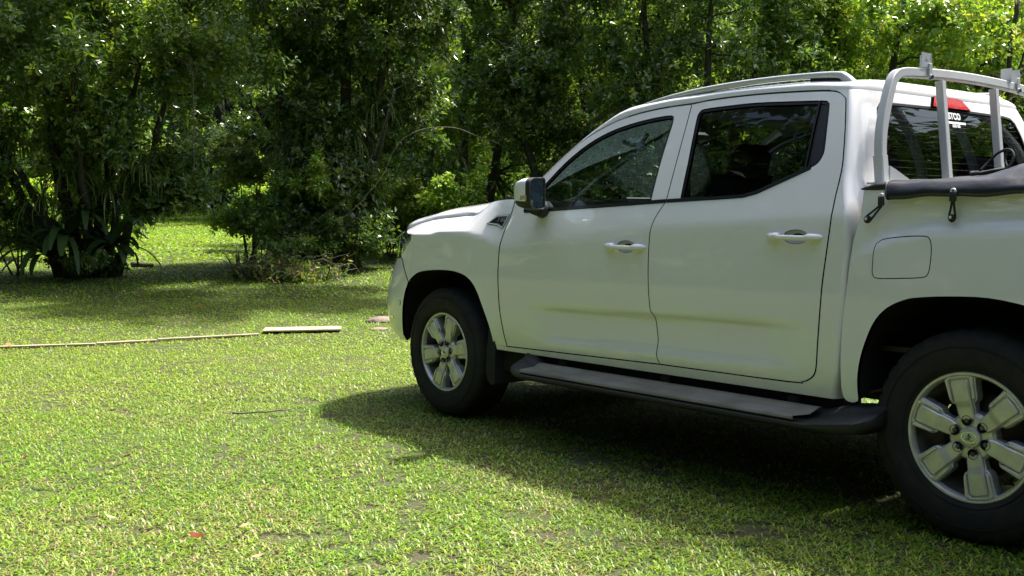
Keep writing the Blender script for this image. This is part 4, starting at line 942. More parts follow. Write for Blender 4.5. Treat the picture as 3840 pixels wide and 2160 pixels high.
def crown_tips(ells, n, r, shell=.55, clump=.28):
    """twig tips inside ellipsoids, gathered in clumps so that gaps stay open"""
    w = np.array([e[2] for e in ells]); w = w/w.sum(); T = []; Dn = []
    for e, q in zip(ells, w):
        m = int(n*q); nc = max(3, m//26); c = np.array(e[0]); R_ = np.array(e[1])
        d = r.normal(size=(nc, 3)); d /= np.linalg.norm(d, axis=1)[:, None]; rad = r.random(nc)**shell
        cc = c+d*rad[:, None]*R_; k = r.integers(0, nc, m); rc = clump*r.uniform(.6, 1.4, nc)
        o = r.normal(size=(m, 3))*[1, 1, .7]; o *= rc[k][:, None]*.75
        t = cc[k]+o; dd = o/(np.linalg.norm(o, axis=1)[:, None]+1e-9)*.7+(t-c)/R_*.5+[0, 0, .55]+r.normal(size=(m, 3))*.25
        T.append(t); Dn.append(dd/np.linalg.norm(dd, axis=1)[:, None])
    return np.concatenate(T), np.concatenate(Dn)
BARK = mat('bark', (.050, .040, .028), .9, col2=(.030, .038, .016), mixscale=5, bump=.9, bscale=35, bdist=.03, detail=8)
BARKP = mat('pale_bark', (.16, .14, .11), .9, col2=(.07, .065, .045), mixscale=6, bump=.8, bscale=40, bdist=.02)
LEAFA = leafmat('leaf_glossy', .25, .5, (1.35, 1.35, .4), 1.0)
LEAFB = leafmat('leaf_soft', .42, .52, (1.35, 1.4, .4), .5)
FERNM = leafmat('fern_strap', .45, .40, (1.1, 1.2, .4), .45)
DRYM = leafmat('dry_leaf', .7, .25, (1.2, .9, .5), .2)
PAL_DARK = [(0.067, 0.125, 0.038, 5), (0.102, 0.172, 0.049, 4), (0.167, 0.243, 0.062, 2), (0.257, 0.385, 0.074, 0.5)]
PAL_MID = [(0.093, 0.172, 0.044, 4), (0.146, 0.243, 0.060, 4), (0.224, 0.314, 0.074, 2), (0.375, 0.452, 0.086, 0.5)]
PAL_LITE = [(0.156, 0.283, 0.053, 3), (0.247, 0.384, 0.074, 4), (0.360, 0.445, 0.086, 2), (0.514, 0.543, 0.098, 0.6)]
def limb(a, b, r0, r1, r, wob=.12, n=9, sag=0):
    a = np.array(a, float); b = np.array(b, float); L = np.linalg.norm(b-a); t = np.linspace(0, 1, n)
    P = a+(b-a)*t[:, None]; o = r.normal(size=(n, 3))*wob*L*.3; o = np.cumsum(o, 0)*.35; o -= o[0]+(o[-1]-o[0])*t[:, None]
    P = P+o; P[:, 2] += sag*np.sin(t*np.pi)*L
    return P, r0+(r1-r0)*t**.8
def tree(name, base, stems, ells, ntips, per, size, pal, leafm, label, cat='tree', group=None, bark=BARK, seed=1, shell=.55, clump=.28, twigs=60, wr=.54, low=.35, tips_extra=None, spread=.9):
    """stems: (offset at the base, top offset, r0, r1); ells: crown ellipsoids relative to the base"""
    r = np.random.default_rng(seed); t0 = thing(name, tuple(base), 0, label, cat, group)
    ends = []; tk = MB()
    for (o0, o1, r0, r1) in stems:
        P, R_ = limb(o0, o1, r0, r1, r); R_ = R_.copy(); R_[0] *= 1.35; tk.add(*tube(P, R_, 10)); ends += [(P[k], R_[k]) for k in range(3, len(P))]
    E_ = np.array([e[0] for e in ends])
    tb = tk.build('trunk', bark, t0, True)
    tips, td = crown_tips(ells, ntips, r, shell, clump); k = tips[:, 2] > low; tips = tips[k]; td = td[k]
    br_ = MB(); pick = r.choice(len(tips), min(twigs, len(tips)), replace=False)
    for q in pick:
        j = np.argmin(np.linalg.norm((E_-tips[q])*[1, 1, 1.3], axis=1)+.6*(E_[:, 2] > tips[q, 2]+.2)+r.random(len(E_))*.4)
        P, R_ = limb(E_[j], tips[q], min(.04, ends[j][1]*.55), .005, r, .25, 7, .05); br_.add(*tube(P, R_, 5, False))
    br_.build('branches', bark, t0, True)
    V, F, T = leaf_cloud(tips, td, per, size, pal, r, wr, spread)
    mesh('crown', V, F, leafm, t0, False, tint=T); return t0
def straps(n, length, width, droop, r, el=(.2, 1.4), seg=6, tip=.15, pal=((.09, .15, .03), (.18, .22, .05)), R0=.04):
    """a tuft of long arching leaves from one point"""
    Vs = []; Fs = []; Ts = []; b = 0
    for k in range(n):
        az = r.uniform(0, 2*np.pi); e = r.uniform(*el); L = length*r.uniform(.6, 1.2); w = width*r.uniform(.7, 1.2)
        t = np.linspace(0, 1, seg+1); dr = droop*r.uniform(.7, 1.3)
        h = np.array([math.cos(az), math.sin(az), 0]); ang = e-dr*t*2.2; st = L/seg
        x = np.concatenate([[0], np.cumsum(np.cos(ang[:-1])*st)]); z = np.concatenate([[0], np.cumsum(np.sin(ang[:-1])*st)])
        C = h*(x[:, None]+R0*r.random())+np.array([0, 0, 1.])*z[:, None]; s = np.array([-h[1], h[0], 0])*1.0+r.normal(size=3)*.15
        ww = w*.5*np.minimum(1, (t+.25)*2)*(1-(np.clip((t-.55)/.45, 0, 1))**2*(1-tip))
        V = np.stack([C-s*ww[:, None], C+s*ww[:, None]], 1).reshape(-1, 3); i = np.arange(seg)*2+b
        Vs.append(V); Fs.append(np.stack([i, i+1, i+3, i+2], 1)); u = r.random(); c = np.array(pal[0])*(1-u)+np.array(pal[1])*u
        Ts.append(np.tile(c*r.uniform(.7, 1.3), (len(V), 1))); b += len(V)
    return np.concatenate(Vs), np.concatenate(Fs), np.concatenate(Ts)
def strap_plant(name, pos, n, length, width, droop, seed, label, cat, group=None, **kw):
    r = np.random.default_rng(seed); V, F, T = straps(n, length, width, droop, r, **kw)
    t0 = mesh(name, V, F, FERNM, None, True, tint=T); t0.location = tuple(pos); return tag(t0, label, cat, group)

WALLG = 'trees of the forest edge behind the lawn'
# -- the two trees that stand forward on the lawn (left and centre)
def W3(lat, z, dD=0): v = RT*lat+FW*dD; return (v[0], v[1], z)      # offset from a base: right, up, away
b1 = at(-6.85, 17.0)
tree('tree', b1, [(W3(-.38, -.1), W3(-2.3, 3.6, .3), .10, .04), (W3(-.12, -.1), W3(-.9, 4.4, -.2), .13, .04), (W3(.1, -.1, .1), W3(.5, 4.6, .3), .13, .04), (W3(.38, -.1), W3(1.7, 3.9, -.2), .09, .03), (W3(.0, -.1, -.1), W3(.4, 2.6, -1.2), .08, .03), (W3(-.2, -.1, .2), W3(-2.6, 2.4, .3), .07, .03), (W3(.2, -.1, -.1), W3(1.1, 3.3, -.5), .08, .03), (W3(-.2, -.1, -.1), W3(-1.5, 3.2, -.5), .08, .03), (W3(.05, -.1), W3(-.2, 3.6, .1), .10, .04)],
     [(W3(-1.9, 4.1), (1.9, 1.9, 1.3), 3), (W3(.4, 4.3), (2.0, 2.0, 1.3), 3.4), (W3(1.9, 3.6, -.3), (1.3, 1.5, .95), 1.7), (W3(-3.0, 2.9), (1.2, 1.4, .8), 1.2), (W3(-.3, 3.5, -1.8), (1.9, 1.2, .9), 2), (W3(.9, 5.9, -1.9), (3.8, 1.3, .7), 6.5), (W3(-2.9, 1.75, .3), (.9, .9, .55), .5), (W3(1.35, 1.5, .2), (.6, .7, .45), .45), (W3(-1.7, 2.6, .9), (1.6, .8, .8), .7), (W3(0, 2.5, .5), (1.7, .6, .8), 1.1), (W3(-.2, 1.5, .5), (1.0, .4, .6), .5), (W3(.1, 2.3, -.3), (1.6, .6, .7), 1.3), (W3(1.2, 1.6, 0), (.7, .6, .6), .8), (W3(-1.6, 1.7, -.1), (1.0, .6, .7), 1.0), (W3(.9, 1.15, -.1), (.5, .45, .45), .5), (W3(-2.4, 2.3, 0), (.9, .8, .8), .7)],
     17500, 8, .095, PAL_MID, LEAFA, 'spreading tree nearest the left edge, its many dark stems hung with strap ferns', seed=3, twigs=170, low=.9, clump=.26)
b2 = at(-3.05, 18.2)
tree('tree', b2, [(W3(-.1, -.1), W3(-1.3, 4.6, .2), .16, .05), (W3(.15, -.1), W3(.15, 5.0, .3), .17, .06), (W3(.25, -.1, .1), W3(1.0, 4.7, .2), .15, .05), (W3(0, .9), W3(-1.9, 3.4, .4), .08, .03), (W3(.2, -.1), W3(1.1, 3.0, -.4), .08, .03)],
     [(W3(-1.2, 4.7), (1.7, 1.7, 1.1), 2.6), (W3(.9, 4.5), (1.7, 1.7, 1.2), 2.6), (W3(-.4, 3.6, .6), (1.6, 1.2, .8), 1.8), (W3(-.6, 2.55, .2), (1.1, .8, .55), 1.1), (W3(.9, 2.6, .5), (1.1, .9, .9), 1.2), (W3(.1, 1.3, -.1), (.75, .6, .75), 1.3), (W3(-.6, .75, -.3), (.8, .6, .5), 1.4), (W3(-.2, 1.9, -.2), (.8, .6, .6), 1.2), (W3(.35, .7, -.2), (.55, .5, .5), .9), (W3(.9, 6.0, -3.0), (3.0, 1.3, .7), 5.5), (W3(3.6, 6.1, -2.9), (2.2, 1.3, .7), 3)],
     16500, 8, .10, PAL_DARK, LEAFA, 'dark leafy tree standing left of the bonnet, vines and fallen brush round its foot', seed=7, twigs=150, low=.12, clump=.25)
# -- the wall of trees behind, each with its own stems
def wall_tree(lat, D, hgt, wid, pal, seed, label, m=LEAFA, size=.10, n=6000, low=.2, bark=BARK, skirt=True, top=True):
    r = np.random.default_rng(seed+50); st = []
    for k in range(3): a = (k-1)*.35*wid; st.append((W3(a*.3+r.normal()*.1, -.1, r.normal()*.1), W3(a*1.1, hgt*.8, r.normal()*.3), .12+.04*r.random(), .04))
    e = []
    for k in range(int(7+hgt)):
        z = hgt*r.uniform(.30 if skirt else .5, 1.0); x = wid*r.uniform(-.62, .62); q = hgt*.16*r.uniform(.8, 1.3)
        e.append((W3(x, z, r.uniform(-.7, .6)*wid*.4), (wid*.30, wid*.30, q), 1))
    if skirt:
        for k in range(4): e.append((W3(wid*r.uniform(-.6, .6), hgt*r.uniform(.10, .28), r.uniform(-.5, .5)), (wid*.28, wid*.26, hgt*.10), .8))
    return tree('tree', at(lat, D), st, e, n, 7, size, pal, m, label, group=WALLG, bark=bark, seed=seed, low=low, clump=.30, twigs=90)
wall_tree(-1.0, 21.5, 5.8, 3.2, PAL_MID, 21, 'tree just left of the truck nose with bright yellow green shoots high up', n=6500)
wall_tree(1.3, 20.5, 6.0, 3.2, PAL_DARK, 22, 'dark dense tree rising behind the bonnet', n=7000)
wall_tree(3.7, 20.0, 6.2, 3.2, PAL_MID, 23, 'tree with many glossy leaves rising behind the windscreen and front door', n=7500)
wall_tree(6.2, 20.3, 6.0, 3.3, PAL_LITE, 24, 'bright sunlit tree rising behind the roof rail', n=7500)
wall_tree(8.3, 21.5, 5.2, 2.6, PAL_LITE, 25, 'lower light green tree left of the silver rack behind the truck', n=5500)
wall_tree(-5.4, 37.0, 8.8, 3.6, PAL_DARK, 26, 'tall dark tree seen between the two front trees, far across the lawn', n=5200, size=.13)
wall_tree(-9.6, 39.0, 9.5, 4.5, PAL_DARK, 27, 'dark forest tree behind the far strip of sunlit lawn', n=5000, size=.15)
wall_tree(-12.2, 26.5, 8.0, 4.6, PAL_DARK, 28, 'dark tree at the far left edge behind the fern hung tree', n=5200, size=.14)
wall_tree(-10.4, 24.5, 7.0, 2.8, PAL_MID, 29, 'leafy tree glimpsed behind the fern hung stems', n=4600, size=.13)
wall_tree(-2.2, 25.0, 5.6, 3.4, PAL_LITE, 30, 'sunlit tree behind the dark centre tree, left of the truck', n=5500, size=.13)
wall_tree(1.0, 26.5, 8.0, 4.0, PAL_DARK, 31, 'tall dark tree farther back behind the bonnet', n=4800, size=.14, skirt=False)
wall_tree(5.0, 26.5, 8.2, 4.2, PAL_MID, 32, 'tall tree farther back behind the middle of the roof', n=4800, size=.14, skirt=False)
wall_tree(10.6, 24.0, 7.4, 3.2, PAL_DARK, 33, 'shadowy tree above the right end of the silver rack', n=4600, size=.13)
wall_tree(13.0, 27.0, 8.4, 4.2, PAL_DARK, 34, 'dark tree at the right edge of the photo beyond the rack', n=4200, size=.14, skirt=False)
# slim palm-like plant with bare stem at the right edge
pp0 = at(9.25, 19.6); rb = np.random.default_rng(90); t0 = thing('screw_palm', tuple(pp0), 0, 'thin dark stemmed plant with yellow strap leaves, above the right end of the rack', 'palm')
b = MB(); b.add(*tube(limb((0, 0, -.1), W3(.05, 4.9), .06, .035, rb, .08, 12)[0], .045, 8)); b.add(*tube(limb(W3(.04, 3.3), W3(.45, 4.4), .04, .02, rb, .1, 8)[0], .022, 6)); b.build('trunk', BARK, t0, True)
for z_ in (3.95, 4.75, 3.2):
    V, F, T = straps(26, .62, .035, .55, rb, el=(-.1, 1.2), pal=((.22, .22, .05), (.34, .28, .07))); o = mesh('leaf_tuft', V, F, FERNM, t0, True, tint=T); o.location = W3(.04, z_)
# unseen tree added beside the photographer so its canopy dapples the near lawn
tree('tree', at(8.2, .6), [((0, 0, -.1), W3(-1.2, 7.4, 3.6), .18, .05), (W3(.1, 1.5), W3(.8, 8.6, .5), .12, .04)],
     [(W3(-3.1, 7.6, 4.7), (1.8, 1.5, .6), 2.8), (W3(-1.2, 8.2, 4.0), (2.0, 2.2, .8), 2), (W3(1.0, 8.8, 1.0), (1.6, 1.6, .8), 1)], 760, 8, .13, PAL_MID, LEAFA, 'unseen tree added beside the photographer, its thin canopy dappling the lawn', seed=71, twigs=40, clump=.35)
PAL_SHADE = [(p[0]*.45, p[1]*.45, p[2]*.5, p[3]) for p in PAL_DARK]  # leaf tints darkened to put shade into the mirrored woods
# -- far forest
def forest(name, D0, D1, L0, L1, H, n, size, pal, seed, label=None, kind='stuff'):
    r = np.random.default_rng(seed); k = n//30
    D = r.uniform(D0, D1, k); L = r.uniform(L0, L1, k); top = H*(.72+.28*vnoise(L, D, 3., seed)); z = top*r.random(k)**.8
    c = CAM[None]+FW[None]*D[:, None]+RT[None]*L[:, None]; c[:, 2] = gz_(D)+z
    j = r.integers(0, k, n); o = r.normal(size=(n, 3))*[.55, .55, .4]; tp = c[j]+o; dd = o/(np.linalg.norm(o, axis=1)[:, None]+1e-9)+[0, 0, .6]; dd /= np.linalg.norm(dd, axis=1)[:, None]
    V, F, T = leaf_cloud(tp, dd, 5, size, pal, r); b = mesh(name, V, F, LEAFA, None, False, tint=T)
    return tag(b, label, 'forest', kind=kind)
forest('forest', 41, 49, -34, 34, 13.5, 34000, .30, PAL_DARK, 61, 'dense dark forest closing off the far end of the lawn')
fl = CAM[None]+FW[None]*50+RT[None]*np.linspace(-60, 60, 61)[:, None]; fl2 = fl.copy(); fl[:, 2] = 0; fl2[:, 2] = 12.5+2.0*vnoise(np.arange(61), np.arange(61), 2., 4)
fl3 = fl2+FW*6  # dark sheet behind the last leaves, forest shade put into its colour
tag(grid('forest', [fl, fl2, fl3], mat('forest_shade', (.010, .020, .007), .95, col2=(.004, .007, .003), mixscale=.6, detail=8, bump=1., bscale=2, bdist=.5)), 'dark sheet painted as the shade inside the forest behind the farthest leaves', 'forest', kind='stuff')
forest('forest', -3, 15, -18, -9.5, 17, 17000, .40, PAL_SHADE, 63, 'leafy wood out of view on the left, mirrored in the front door glass')
forest('forest', 0, 15, 13, 22, 7, 9000, .40, PAL_SHADE, 64, 'leafy wood out of view on the right, mirrored in the rear window')
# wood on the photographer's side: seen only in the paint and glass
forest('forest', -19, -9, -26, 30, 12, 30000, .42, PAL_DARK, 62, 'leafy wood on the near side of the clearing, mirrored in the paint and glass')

bl_ = CAM[None]-FW[None]*19.5+RT[None]*np.linspace(-60, 60, 41)[:, None]; bl2 = bl_.copy(); bl_[:, 2] = 0; bl2[:, 2] = 11.5+3.0*vnoise(np.arange(41), np.arange(41), 1.3, 9)  # dark sheet added out of view to block the low sky
tag(grid('forest', [bl_, bl2, bl2-FW*5], bpy.data.materials['forest_shade']), 'unseen dark sheet added behind the near side wood, blocking low sky', 'forest', kind='stuff')

# ---- strap ferns hanging on the stems
EG = 'strap ferns hung on the tree stems'
k = 0
for base, spots, who in ((b1, [(-.95, 2.15, -.25, 1.), (-.15, 1.65, -.4, 1.1), (.45, 2.05, -.35, 1.1), (1.05, 1.75, -.3, 1.1), (.05, 2.75, -.2, .9), (-1.55, 1.55, 0, .9), (-.55, 1.25, -.35, 1.), (.75, 2.6, -.1, .9), (-1.3, 3.0, -.1, .8), (.5, 1.35, -.35, 1.), (1.25, 2.9, -.2, .7)], 'left'),
                         (b2, [(-.35, 2.35, -.3, 1.), (.35, 2.25, -.3, 1.1), (.75, 2.75, -.2, 1.), (-.75, 2.0, -.1, .8), (.55, 1.7, -.2, .8), (.9, 3.3, 0, .9)], 'centre')):
    for (lt, z, dd, s) in spots:
        k += 1; p = base+np.array(W3(lt, z, dd))
        col_ = ((.09, .15, .035), (.28, .33, .10)) if who == 'left' else ((.07, .13, .03), (.20, .23, .07))
        pos = ['low', 'mid height', 'high'][0 if z < 1.7 else 1 if z < 2.4 else 2]
        side = 'left' if lt < -.4 else 'right' if lt > .4 else 'middle'
        strap_plant('strap_fern', p, int(85*s), .72*s, .019, .95, 100+k, f'{pos} hanging strap fern on the {side} stems of the {"fern hung left" if who == "left" else "dark centre"} tree', 'fern', EG, el=(-.2, 1.35), pal=col_)
for i, (lt, z, D) in enumerate(((2.9, 2.6, 19.2), (3.4, 2.9, 19.0), (4.0, 2.75, 19.1), (4.6, 3.1, 18.9), (1.9, 2.2, 19.5), (9.3, 2.9, 19.2), (9.8, 3.2, 19.4), (10.2, 3.8, 19.5), (-1.0, 1.9, 20.2))):
    p = at(lt, D)+[0, 0, z]; nm = ['hanging strap fern left of the windscreen pillar', 'hanging strap fern just above the windscreen', 'hanging strap fern above the front of the roof rail', 'small strap fern among leaves above the front door', 'strap fern in shade above the bonnet', 'yellow green strap fern right of the rack', 'upright yellow strap fern at the right edge below the bracket', 'highest strap fern by the right edge of the photo', 'strap fern in the shaded tree left of the truck nose'][i]
    strap_plant('strap_fern', p, 50, .70, .022, .8, 150+i, nm, 'fern', EG, el=(-.3, 1.4), pal=((.07, .10, .03), (.20, .20, .06)) if i in (5, 6, 7) else ((.05, .08, .02), (.12, .13, .04)))
# bird's nest ferns round the foot of the left tree
for i, (lt, z, dd, L) in enumerate(((-.15, .62, -.45, .95), (.55, .50, -.35, .85), (.15, .95, -.42, .7), (-.45, .35, -.40, .95))):
    strap_plant('nest_fern', b1+np.array(W3(lt, z, dd)), 17, L, .13, .80, 200+i, ['broad leaved nest fern on the front of the left tree foot', 'broad leaved nest fern on the right of the left tree foot', 'small nest fern highest on the left tree foot', 'low nest fern arching left from the left tree foot'][i], 'fern', "nest ferns round the left tree's foot", el=(.1, 1.3), seg=7, tip=.3, pal=((.03, .07, .02), (.07, .12, .03)))
# ---- shrubs
def shrub(pos, w, h, n, size, pal, seed, label, name='shrub', m=LEAFB, stems=5, low=.05, per=6, wr=.5, group=None):
    r = np.random.default_rng(seed); st = [(W3(r.normal()*.06, -.05, r.normal()*.06), W3(r.uniform(-.5, .5)*w, h*r.uniform(.6, .95), r.uniform(-.4, .4)*w), .014+.01*h*.5, .005) for _ in range(stems)]
    e = [(W3(r.uniform(-.35, .35)*w, h*r.uniform(.45, .85), r.uniform(-.3, .3)*w), (w*.28, w*.28, h*.2), 1) for _ in range(6)]
    return tree(name, pos, st, e, n, per, size, pal, m, label, cat='shrub', seed=seed, low=low, clump=.13, twigs=24, wr=wr, group=group)
shrub(at(-8.1, 17.3), 1.1, 1.35, 900, .07, PAL_DARK, 301, 'small dark round shrub at the left edge beside the fern hung tree', low=.45)
shrub(at(-4.75, 19.0), 1.2, 2.35, 1300, .075, [(.10, .15, .05, 3), (.16, .20, .07, 3), (.20, .24, .12, 1)], 302, 'pale feathery shrub on the left of the dark centre tree')
shrub(at(-4.3, 18.2), 1.5, 1.15, 1300, .07, PAL_LITE, 303, 'light green leafy shrub low beside the brush pile')
shrub(at(-5.25, 22.5), 1.2, 1.9, 1100, .085, PAL_LITE, 304, 'shrub with large light leaves at the right end of the far lawn')
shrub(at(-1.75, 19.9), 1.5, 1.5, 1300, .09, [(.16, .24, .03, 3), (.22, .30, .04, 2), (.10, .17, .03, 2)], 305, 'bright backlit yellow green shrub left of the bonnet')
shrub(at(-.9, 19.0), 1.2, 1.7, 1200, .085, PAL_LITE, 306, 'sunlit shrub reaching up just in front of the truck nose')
shrub(at(-2.35, 20.5), 1.3, 1.1, 800, .08, PAL_MID, 307, 'low green shrub between the centre tree and the truck')
shrub(at(-9.4, 20.5), 1.6, 1.7, 1300, .085, PAL_LITE, 308, 'sunny shrub seen left behind the fern hung tree')
shrub(at(-4.05, 17.6), .7, 1.25, 420, .06, PAL_LITE, 309, 'thin leafy sapling left of the centre tree', stems=1, low=.5)
shrub(at(-2.7, 17.4), 1.3, .95, 1200, .075, PAL_DARK, 310, 'dark green undergrowth at the foot of the centre tree')
shrub(at(-3.6, 17.1), 1.5, .65, 1000, .06, PAL_MID, 311, 'low leafy undergrowth spilling toward the lawn left of the centre tree')
shrub(at(.2, 18.2), 1.3, 1.2, 1100, .11, [(.06, .09, .05, 3), (.12, .16, .10, 2), (.05, .10, .03, 2)], 312, 'shrub with drooping grey green leaves right behind the bonnet', m=LEAFA)
shrub(at(-3.15, 17.6), 1.5, 1.9, 1500, .085, PAL_LITE, 313, 'tall leafy undergrowth against the trunk of the centre tree', m=LEAFA)
shrub(at(-4.0, 17.5), 1.1, 1.5, 1300, .08, PAL_MID, 314, 'leafy undergrowth on the left flank of the centre tree')
shrub(at(-6.95, 16.55), 1.5, .42, 700, .06, PAL_DARK, 315, 'low ground plants round the foot of the fern hung left tree')
# dry tangle beside the truck nose
def tangle(name, pos, n, w, h, r0, label, cat, seed, m=BARKP, arch=.5, leaves=0, group=None):
    r = np.random.default_rng(seed); b = MB()
    for k in range(n):
        a = np.array(W3(r.uniform(-.5, .5)*w, r.uniform(0, .25)*h, r.uniform(-.4, .4)*w*.6)); az = r.uniform(0, 2*np.pi); L = w*r.uniform(.3, .8)
        e = a+[math.cos(az)*L, math.sin(az)*L, r.uniform(-.1, .8)*h]; e[2] = max(e[2], .02)
        P, R_ = limb(a, e, r0*r.uniform(.6, 1.4), r0*.4, r, .35, 8, arch*r.random()*.5); P[:, 2] = np.maximum(P[:, 2], .01); b.add(*tube(P, R_, 5, False))
    t0 = thing(name, tuple(pos), 0, label, cat, group); b.build('sticks', m, t0, True)
    if leaves:
        tp = np.c_[r.normal(size=(leaves, 2))*w*.28, abs(r.normal(size=leaves))*h*.45+.04]; dd = r.normal(size=(leaves, 3))+[0, 0, .6]; dd /= np.linalg.norm(dd, axis=1)[:, None]
        V, F, T = leaf_cloud(tp, dd, 4, .075, PAL_MID+[(.20, .15, .08, 3), (.30, .26, .18, 2)], r); mesh('leaves', V, F, LEAFB, t0, False, tint=T)
    return t0
tangle('brush_pile', at(-3.7, 16.5), 70, 1.0, .42, .009, 'pile of fallen branches and leafy cuttings in front of the centre tree', 'brush pile', 401, leaves=260)
tangle('brush_pile', at(-3.15, 16.2), 45, .9, .22, .009, 'flat scatter of pale twigs at the right foot of the brush heap', 'brush pile', 402, leaves=220)
tangle('dry_bush', at(-1.5, 21.0), 90, 1.3, .9, .009, 'leafless brown tangle of stems behind the truck nose', 'bush', 403, arch=1.0)
# long vines hanging through the trees
def vine(pts, r0, label, m=BARKP, seed=1):
    P = cr(pts, 7); r = np.random.default_rng(seed); P = P+np.cumsum(r.normal(size=P.shape)*.006, 0)
    b = MB(); b.add(*tube(P, r0, 6)); return tag(b.build('vine', m, None, True), label, 'vine', 'bare vines hanging in the trees')
def pt(lat, D, z): p = CAM+FW*D+RT*lat; return (p[0], p[1], z)
vine([pt(-3.15, 16.9, .9), pt(-2.6, 16.9, 1.25), pt(-2.15, 17.2, 1.8), pt(-1.8, 17.6, 2.5), pt(-1.1, 18.2, 2.75), pt(-.2, 18.6, 2.5)], .007, 'long pale vine arching up from the brush pile to the right')
vine([pt(-3.9, 16.8, .75), pt(-3.3, 16.8, 1.0), pt(-2.6, 16.8, 1.5), pt(-2.2, 17.0, 2.2), pt(-1.9, 17.2, 3.2)], .009, 'green vine climbing across the centre tree', LEAFB and BARK, 2)
vine([pt(-4.75, 15.7, 3.6), pt(-4.70, 15.7, 3.1), pt(-4.71, 15.7, 2.5), pt(-4.72, 15.7, 2.0), pt(-4.76, 15.7, 1.85)], .008, 'thin vine hanging straight down between the two front trees', BARKP, 3)
vine([pt(-5.6, 15.9, 3.9), pt(-5.2, 15.8, 3.7), pt(-4.85, 15.75, 3.5), pt(-4.72, 15.7, 3.4), pt(-4.3, 15.8, 3.7)], .009, 'bare twig curving across at the top of the gap between front trees', BARKP, 4)
vine([pt(1.3, 19.3, 2.7), pt(1.6, 19.3, 3.0), pt(2.1, 19.3, 3.2), pt(2.6, 19.4, 3.2)], .013, 'grey curved branch above the bonnet', BARK, 5)
vine([pt(1.5, 18.9, 3.3), pt(2.1, 18.9, 3.55), pt(2.8, 19.0, 3.5)], .012, 'second grey branch higher above the windscreen', BARK, 6)
# ---- lawn boards in a row, a wide board, stones, leaves
WOOD = mat('weathered_pine', (.50, .42, .28), .75, col2=(.36, .29, .19), mixscale=7, bump=.5, bscale=80, bdist=.002)
WOODD = mat('board_edge', (.14, .10, .07), .85, col2=(.09, .065, .045), mixscale=9)
TARP = mat('green_strip', (.045, .10, .085), .5)
def plank(a, b_, wid, th, label, lift=.006, name='timber_board', grp='narrow boards laid end to end', strip=False):
    a = np.array(a); b_ = np.array(b_); c = (a+b_)/2; L = np.linalg.norm(b_-a); rz = math.atan2(b_[1]-a[1], b_[0]-a[0])
    z = float(gz(c[0], c[1])); t0 = thing(name, (c[0], c[1], z), rz, label, 'board', grp)
    m = MB(); V, F = box((0, 0, lift+th/2), (L, wid, th), 0, .003); m.add(V, F); m.build('board_top', WOOD, t0)
    m = MB(); V, F = box((0, 0, lift+th/2-.006), (L-.01, wid-.008, th-.004)); m.add(V, F); m.build('board_core', WOODD, t0)
    if strip: m = MB(); V, F = box((0, (wid/2+.008)*(1 if RT@[-math.sin(rz), math.cos(rz), 0] < 0 else 1), lift+th/2), (L, .012, th*1.1)); m.add(V, F); m.build('edge_strip', TARP, t0)
    return t0
def gp2(lat, D): p = CAM+FW*D+RT*lat; return p[:2]
plank(gp2(-4.78, 9.40), gp2(-3.835, 9.63), .045, .014, 'leftmost narrow pale board in the row on the lawn', strip=True)
plank(gp2(-3.83, 9.65), gp2(-3.352, 9.87), .045, .015, 'short narrow board second from the left in the row on the lawn')
plank(gp2(-3.35, 9.89), gp2(-2.49, 10.30), .045, .017, 'longest narrow board in the row, ending at the wide board', strip=True)
plank(gp2(-2.50, 10.55), gp2(-1.74, 10.66), .30, .016, 'wide flat pale board at the right end of the row, before the truck', .016, grp=None)
STONE = mat('flat_stone', (.25, .19, .165), .9, col2=(.15, .11, .09), mixscale=9, bump=.8, bscale=30, bdist=.02)
def rock(pos, s, seed, label, m=STONE):
    r = np.random.default_rng(seed); a, b = np.meshgrid(np.linspace(0, 2*np.pi, 26), np.linspace(.02, np.pi-.02, 14)); f = 1+.22*(vnoise(a*2, b*2, .7, seed)-.5)*np.sin(b); f[:, -1] = f[:, 0]
    P = np.stack([np.cos(a)*np.sin(b)*f*s[0], np.sin(a)*np.sin(b)*f*s[1], np.cos(b)*f*s[2]], -1); o = grid('rock', P, m); o.location = tuple(pos); return tag(o, label, 'rock')
rock(at(-1.42, 11.45), (.15, .18, .05), 1, 'low pinkish stone on the lawn touching the bumper outline')
rock(at(-1.37, 10.75), (.08, .10, .018), 2, 'flat brown patch of stone just below the pinkish stone')
GREYS = mat('grey_boulder', (.12, .11, .11), .9, col2=(.07, .065, .06), mixscale=3, bump=.8, bscale=12, bdist=.05)
rock(at(-6.6, 33.5), (1.3, 1.1, .75), 3, 'grey boulder at the end of the far lawn under the trees', GREYS)
rock(at(-5.4, 33.8), (.9, .8, .45), 4, 'smaller boulder right of the grey boulder at the far lawn end', GREYS)
b = MB(); P, R_ = limb(at(-6.72, 18.6)+[0, 0, .05], at(-6.32, 18.5)+[0, 0, .04], .05, .035, np.random.default_rng(8), .1, 7); b.add(*tube(P, R_, 10)); tag(b.build('log', BARKP, None, True), 'short rotting log lying right of the left tree', 'log')
b = MB(); P, R_ = limb(at(-4.45, 16.9)+[0, 0, .05], at(-3.2, 16.5)+[0, 0, .08], .07, .04, np.random.default_rng(9), .12, 8); b.add(*tube(P, R_, 10)); tag(b.build('log', BARK, None, True), 'dark fallen trunk lying under the brush pile', 'log')
strap_plant('strap_plant', at(-4.35, 16.7), 14, .42, .035, .12, 410, 'upright dark strap plant on the lawn left of the brush pile', 'plant', el=(.9, 1.5))
strap_plant('strap_plant', at(-2.95, 16.9), 16, .5, .03, .25, 411, 'yellow green strap plant right of the brush pile', 'plant', el=(.8, 1.5), pal=((.14, .18, .04), (.22, .26, .06)))
r = np.random.default_rng(77)
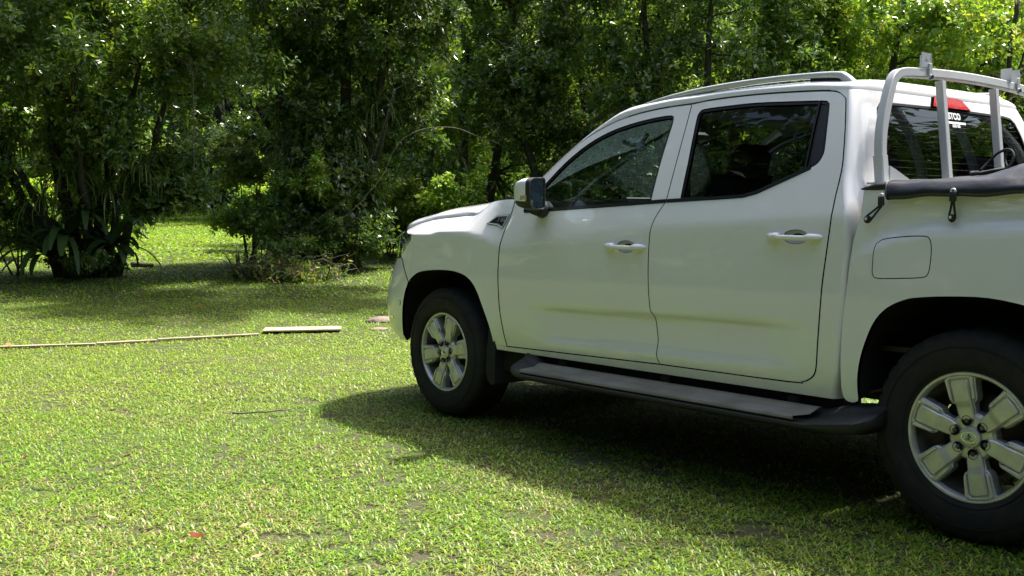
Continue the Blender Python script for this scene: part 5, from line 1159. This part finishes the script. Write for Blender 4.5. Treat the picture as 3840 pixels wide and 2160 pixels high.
def ground_leaf(lat, D, size, col, label, seed, curl=.35):
    r = np.random.default_rng(seed); n = 7; t = np.linspace(0, 1, n); w = np.sin(np.pi*np.clip(t*.92+.04, 0, 1))**.8*.3*size
    C = np.c_[(t-.5)*size, 0*t, .02+curl*size*(t-.5)**2*2]; V = np.stack([C+np.c_[0*t, -w, w*.35], C, C+np.c_[0*t, w, w*.35]], 1).reshape(-1, 3)
    F = np.array([(i*3+j, i*3+j+1, i*3+j+4, i*3+j+3) for i in range(n-1) for j in range(2)]); o = mesh('fallen_leaf', V, F, DRYM, None, True, tint=np.tile(col, (len(V), 1)))
    p = at(lat, D); o.location = (p[0], p[1], p[2]+.012); o.rotation_euler = (r.uniform(-.3, .5), r.uniform(-.3, .3), r.uniform(0, 6.28)); return tag(o, label, 'leaf', 'dead leaves on the lawn')
for i, (px_, py_, s, c_, lb) in enumerate(((472, 1380, .055, (.18, .035, .018), 'red dead leaf near the bottom of the lawn'), (50, 1170, .05, (.22, .07, .035), 'dark red leaf by the left edge of the lawn'), (602, 1356, .05, (.55, .42, .26), 'pale tan leaf upright in the grass right of the red leaf'), (636, 1436, .045, (.45, .32, .16), 'tan leaf at the very bottom of the lawn'), (303, 1168, .05, (.16, .09, .05), 'brown leaf left of the lawn middle'), (1180, 1107, .045, (.24, .12, .06), 'brown leaf in the truck shadow by the front wheel'), (1290, 1380, .04, (.5, .36, .2), 'tan leaf near the bottom centre'), (498, 786, .13, (.42, .34, .2), 'tan leaf on the lawn beyond the boards'), (10, 869, .09, (.5, .2, .06), 'orange leaf under the left end of the boards'), (255, 1330, .04, (.45, .38, .22), 'straw coloured leaf low on the left'), (1150, 1330, .04, (.5, .45, .3), 'cream leaf in the half shade'), (905, 1270, .035, (.30, .16, .07), 'small brown leaf in the middle of the lawn'))):
    D = 1.135*2648/(py_-552.7); D = D if D < 9 else 1.12*2648/(py_-552.7)
    ground_leaf((px_-1287)/2648*D, D, s, c_, lb, 500+i)
b = MB()
P, R_ = limb(at(-1.62, 6.02)+[0, 0, .03], at(-1.30, 6.12)+[0, 0, .03], .006, .004, np.random.default_rng(12), .12, 8); b.add(*tube(P, R_, 6)); tag(b.build('twig', BARKP, None, True), 'thin fallen twig lying in the grass left of the front wheel', 'twig')
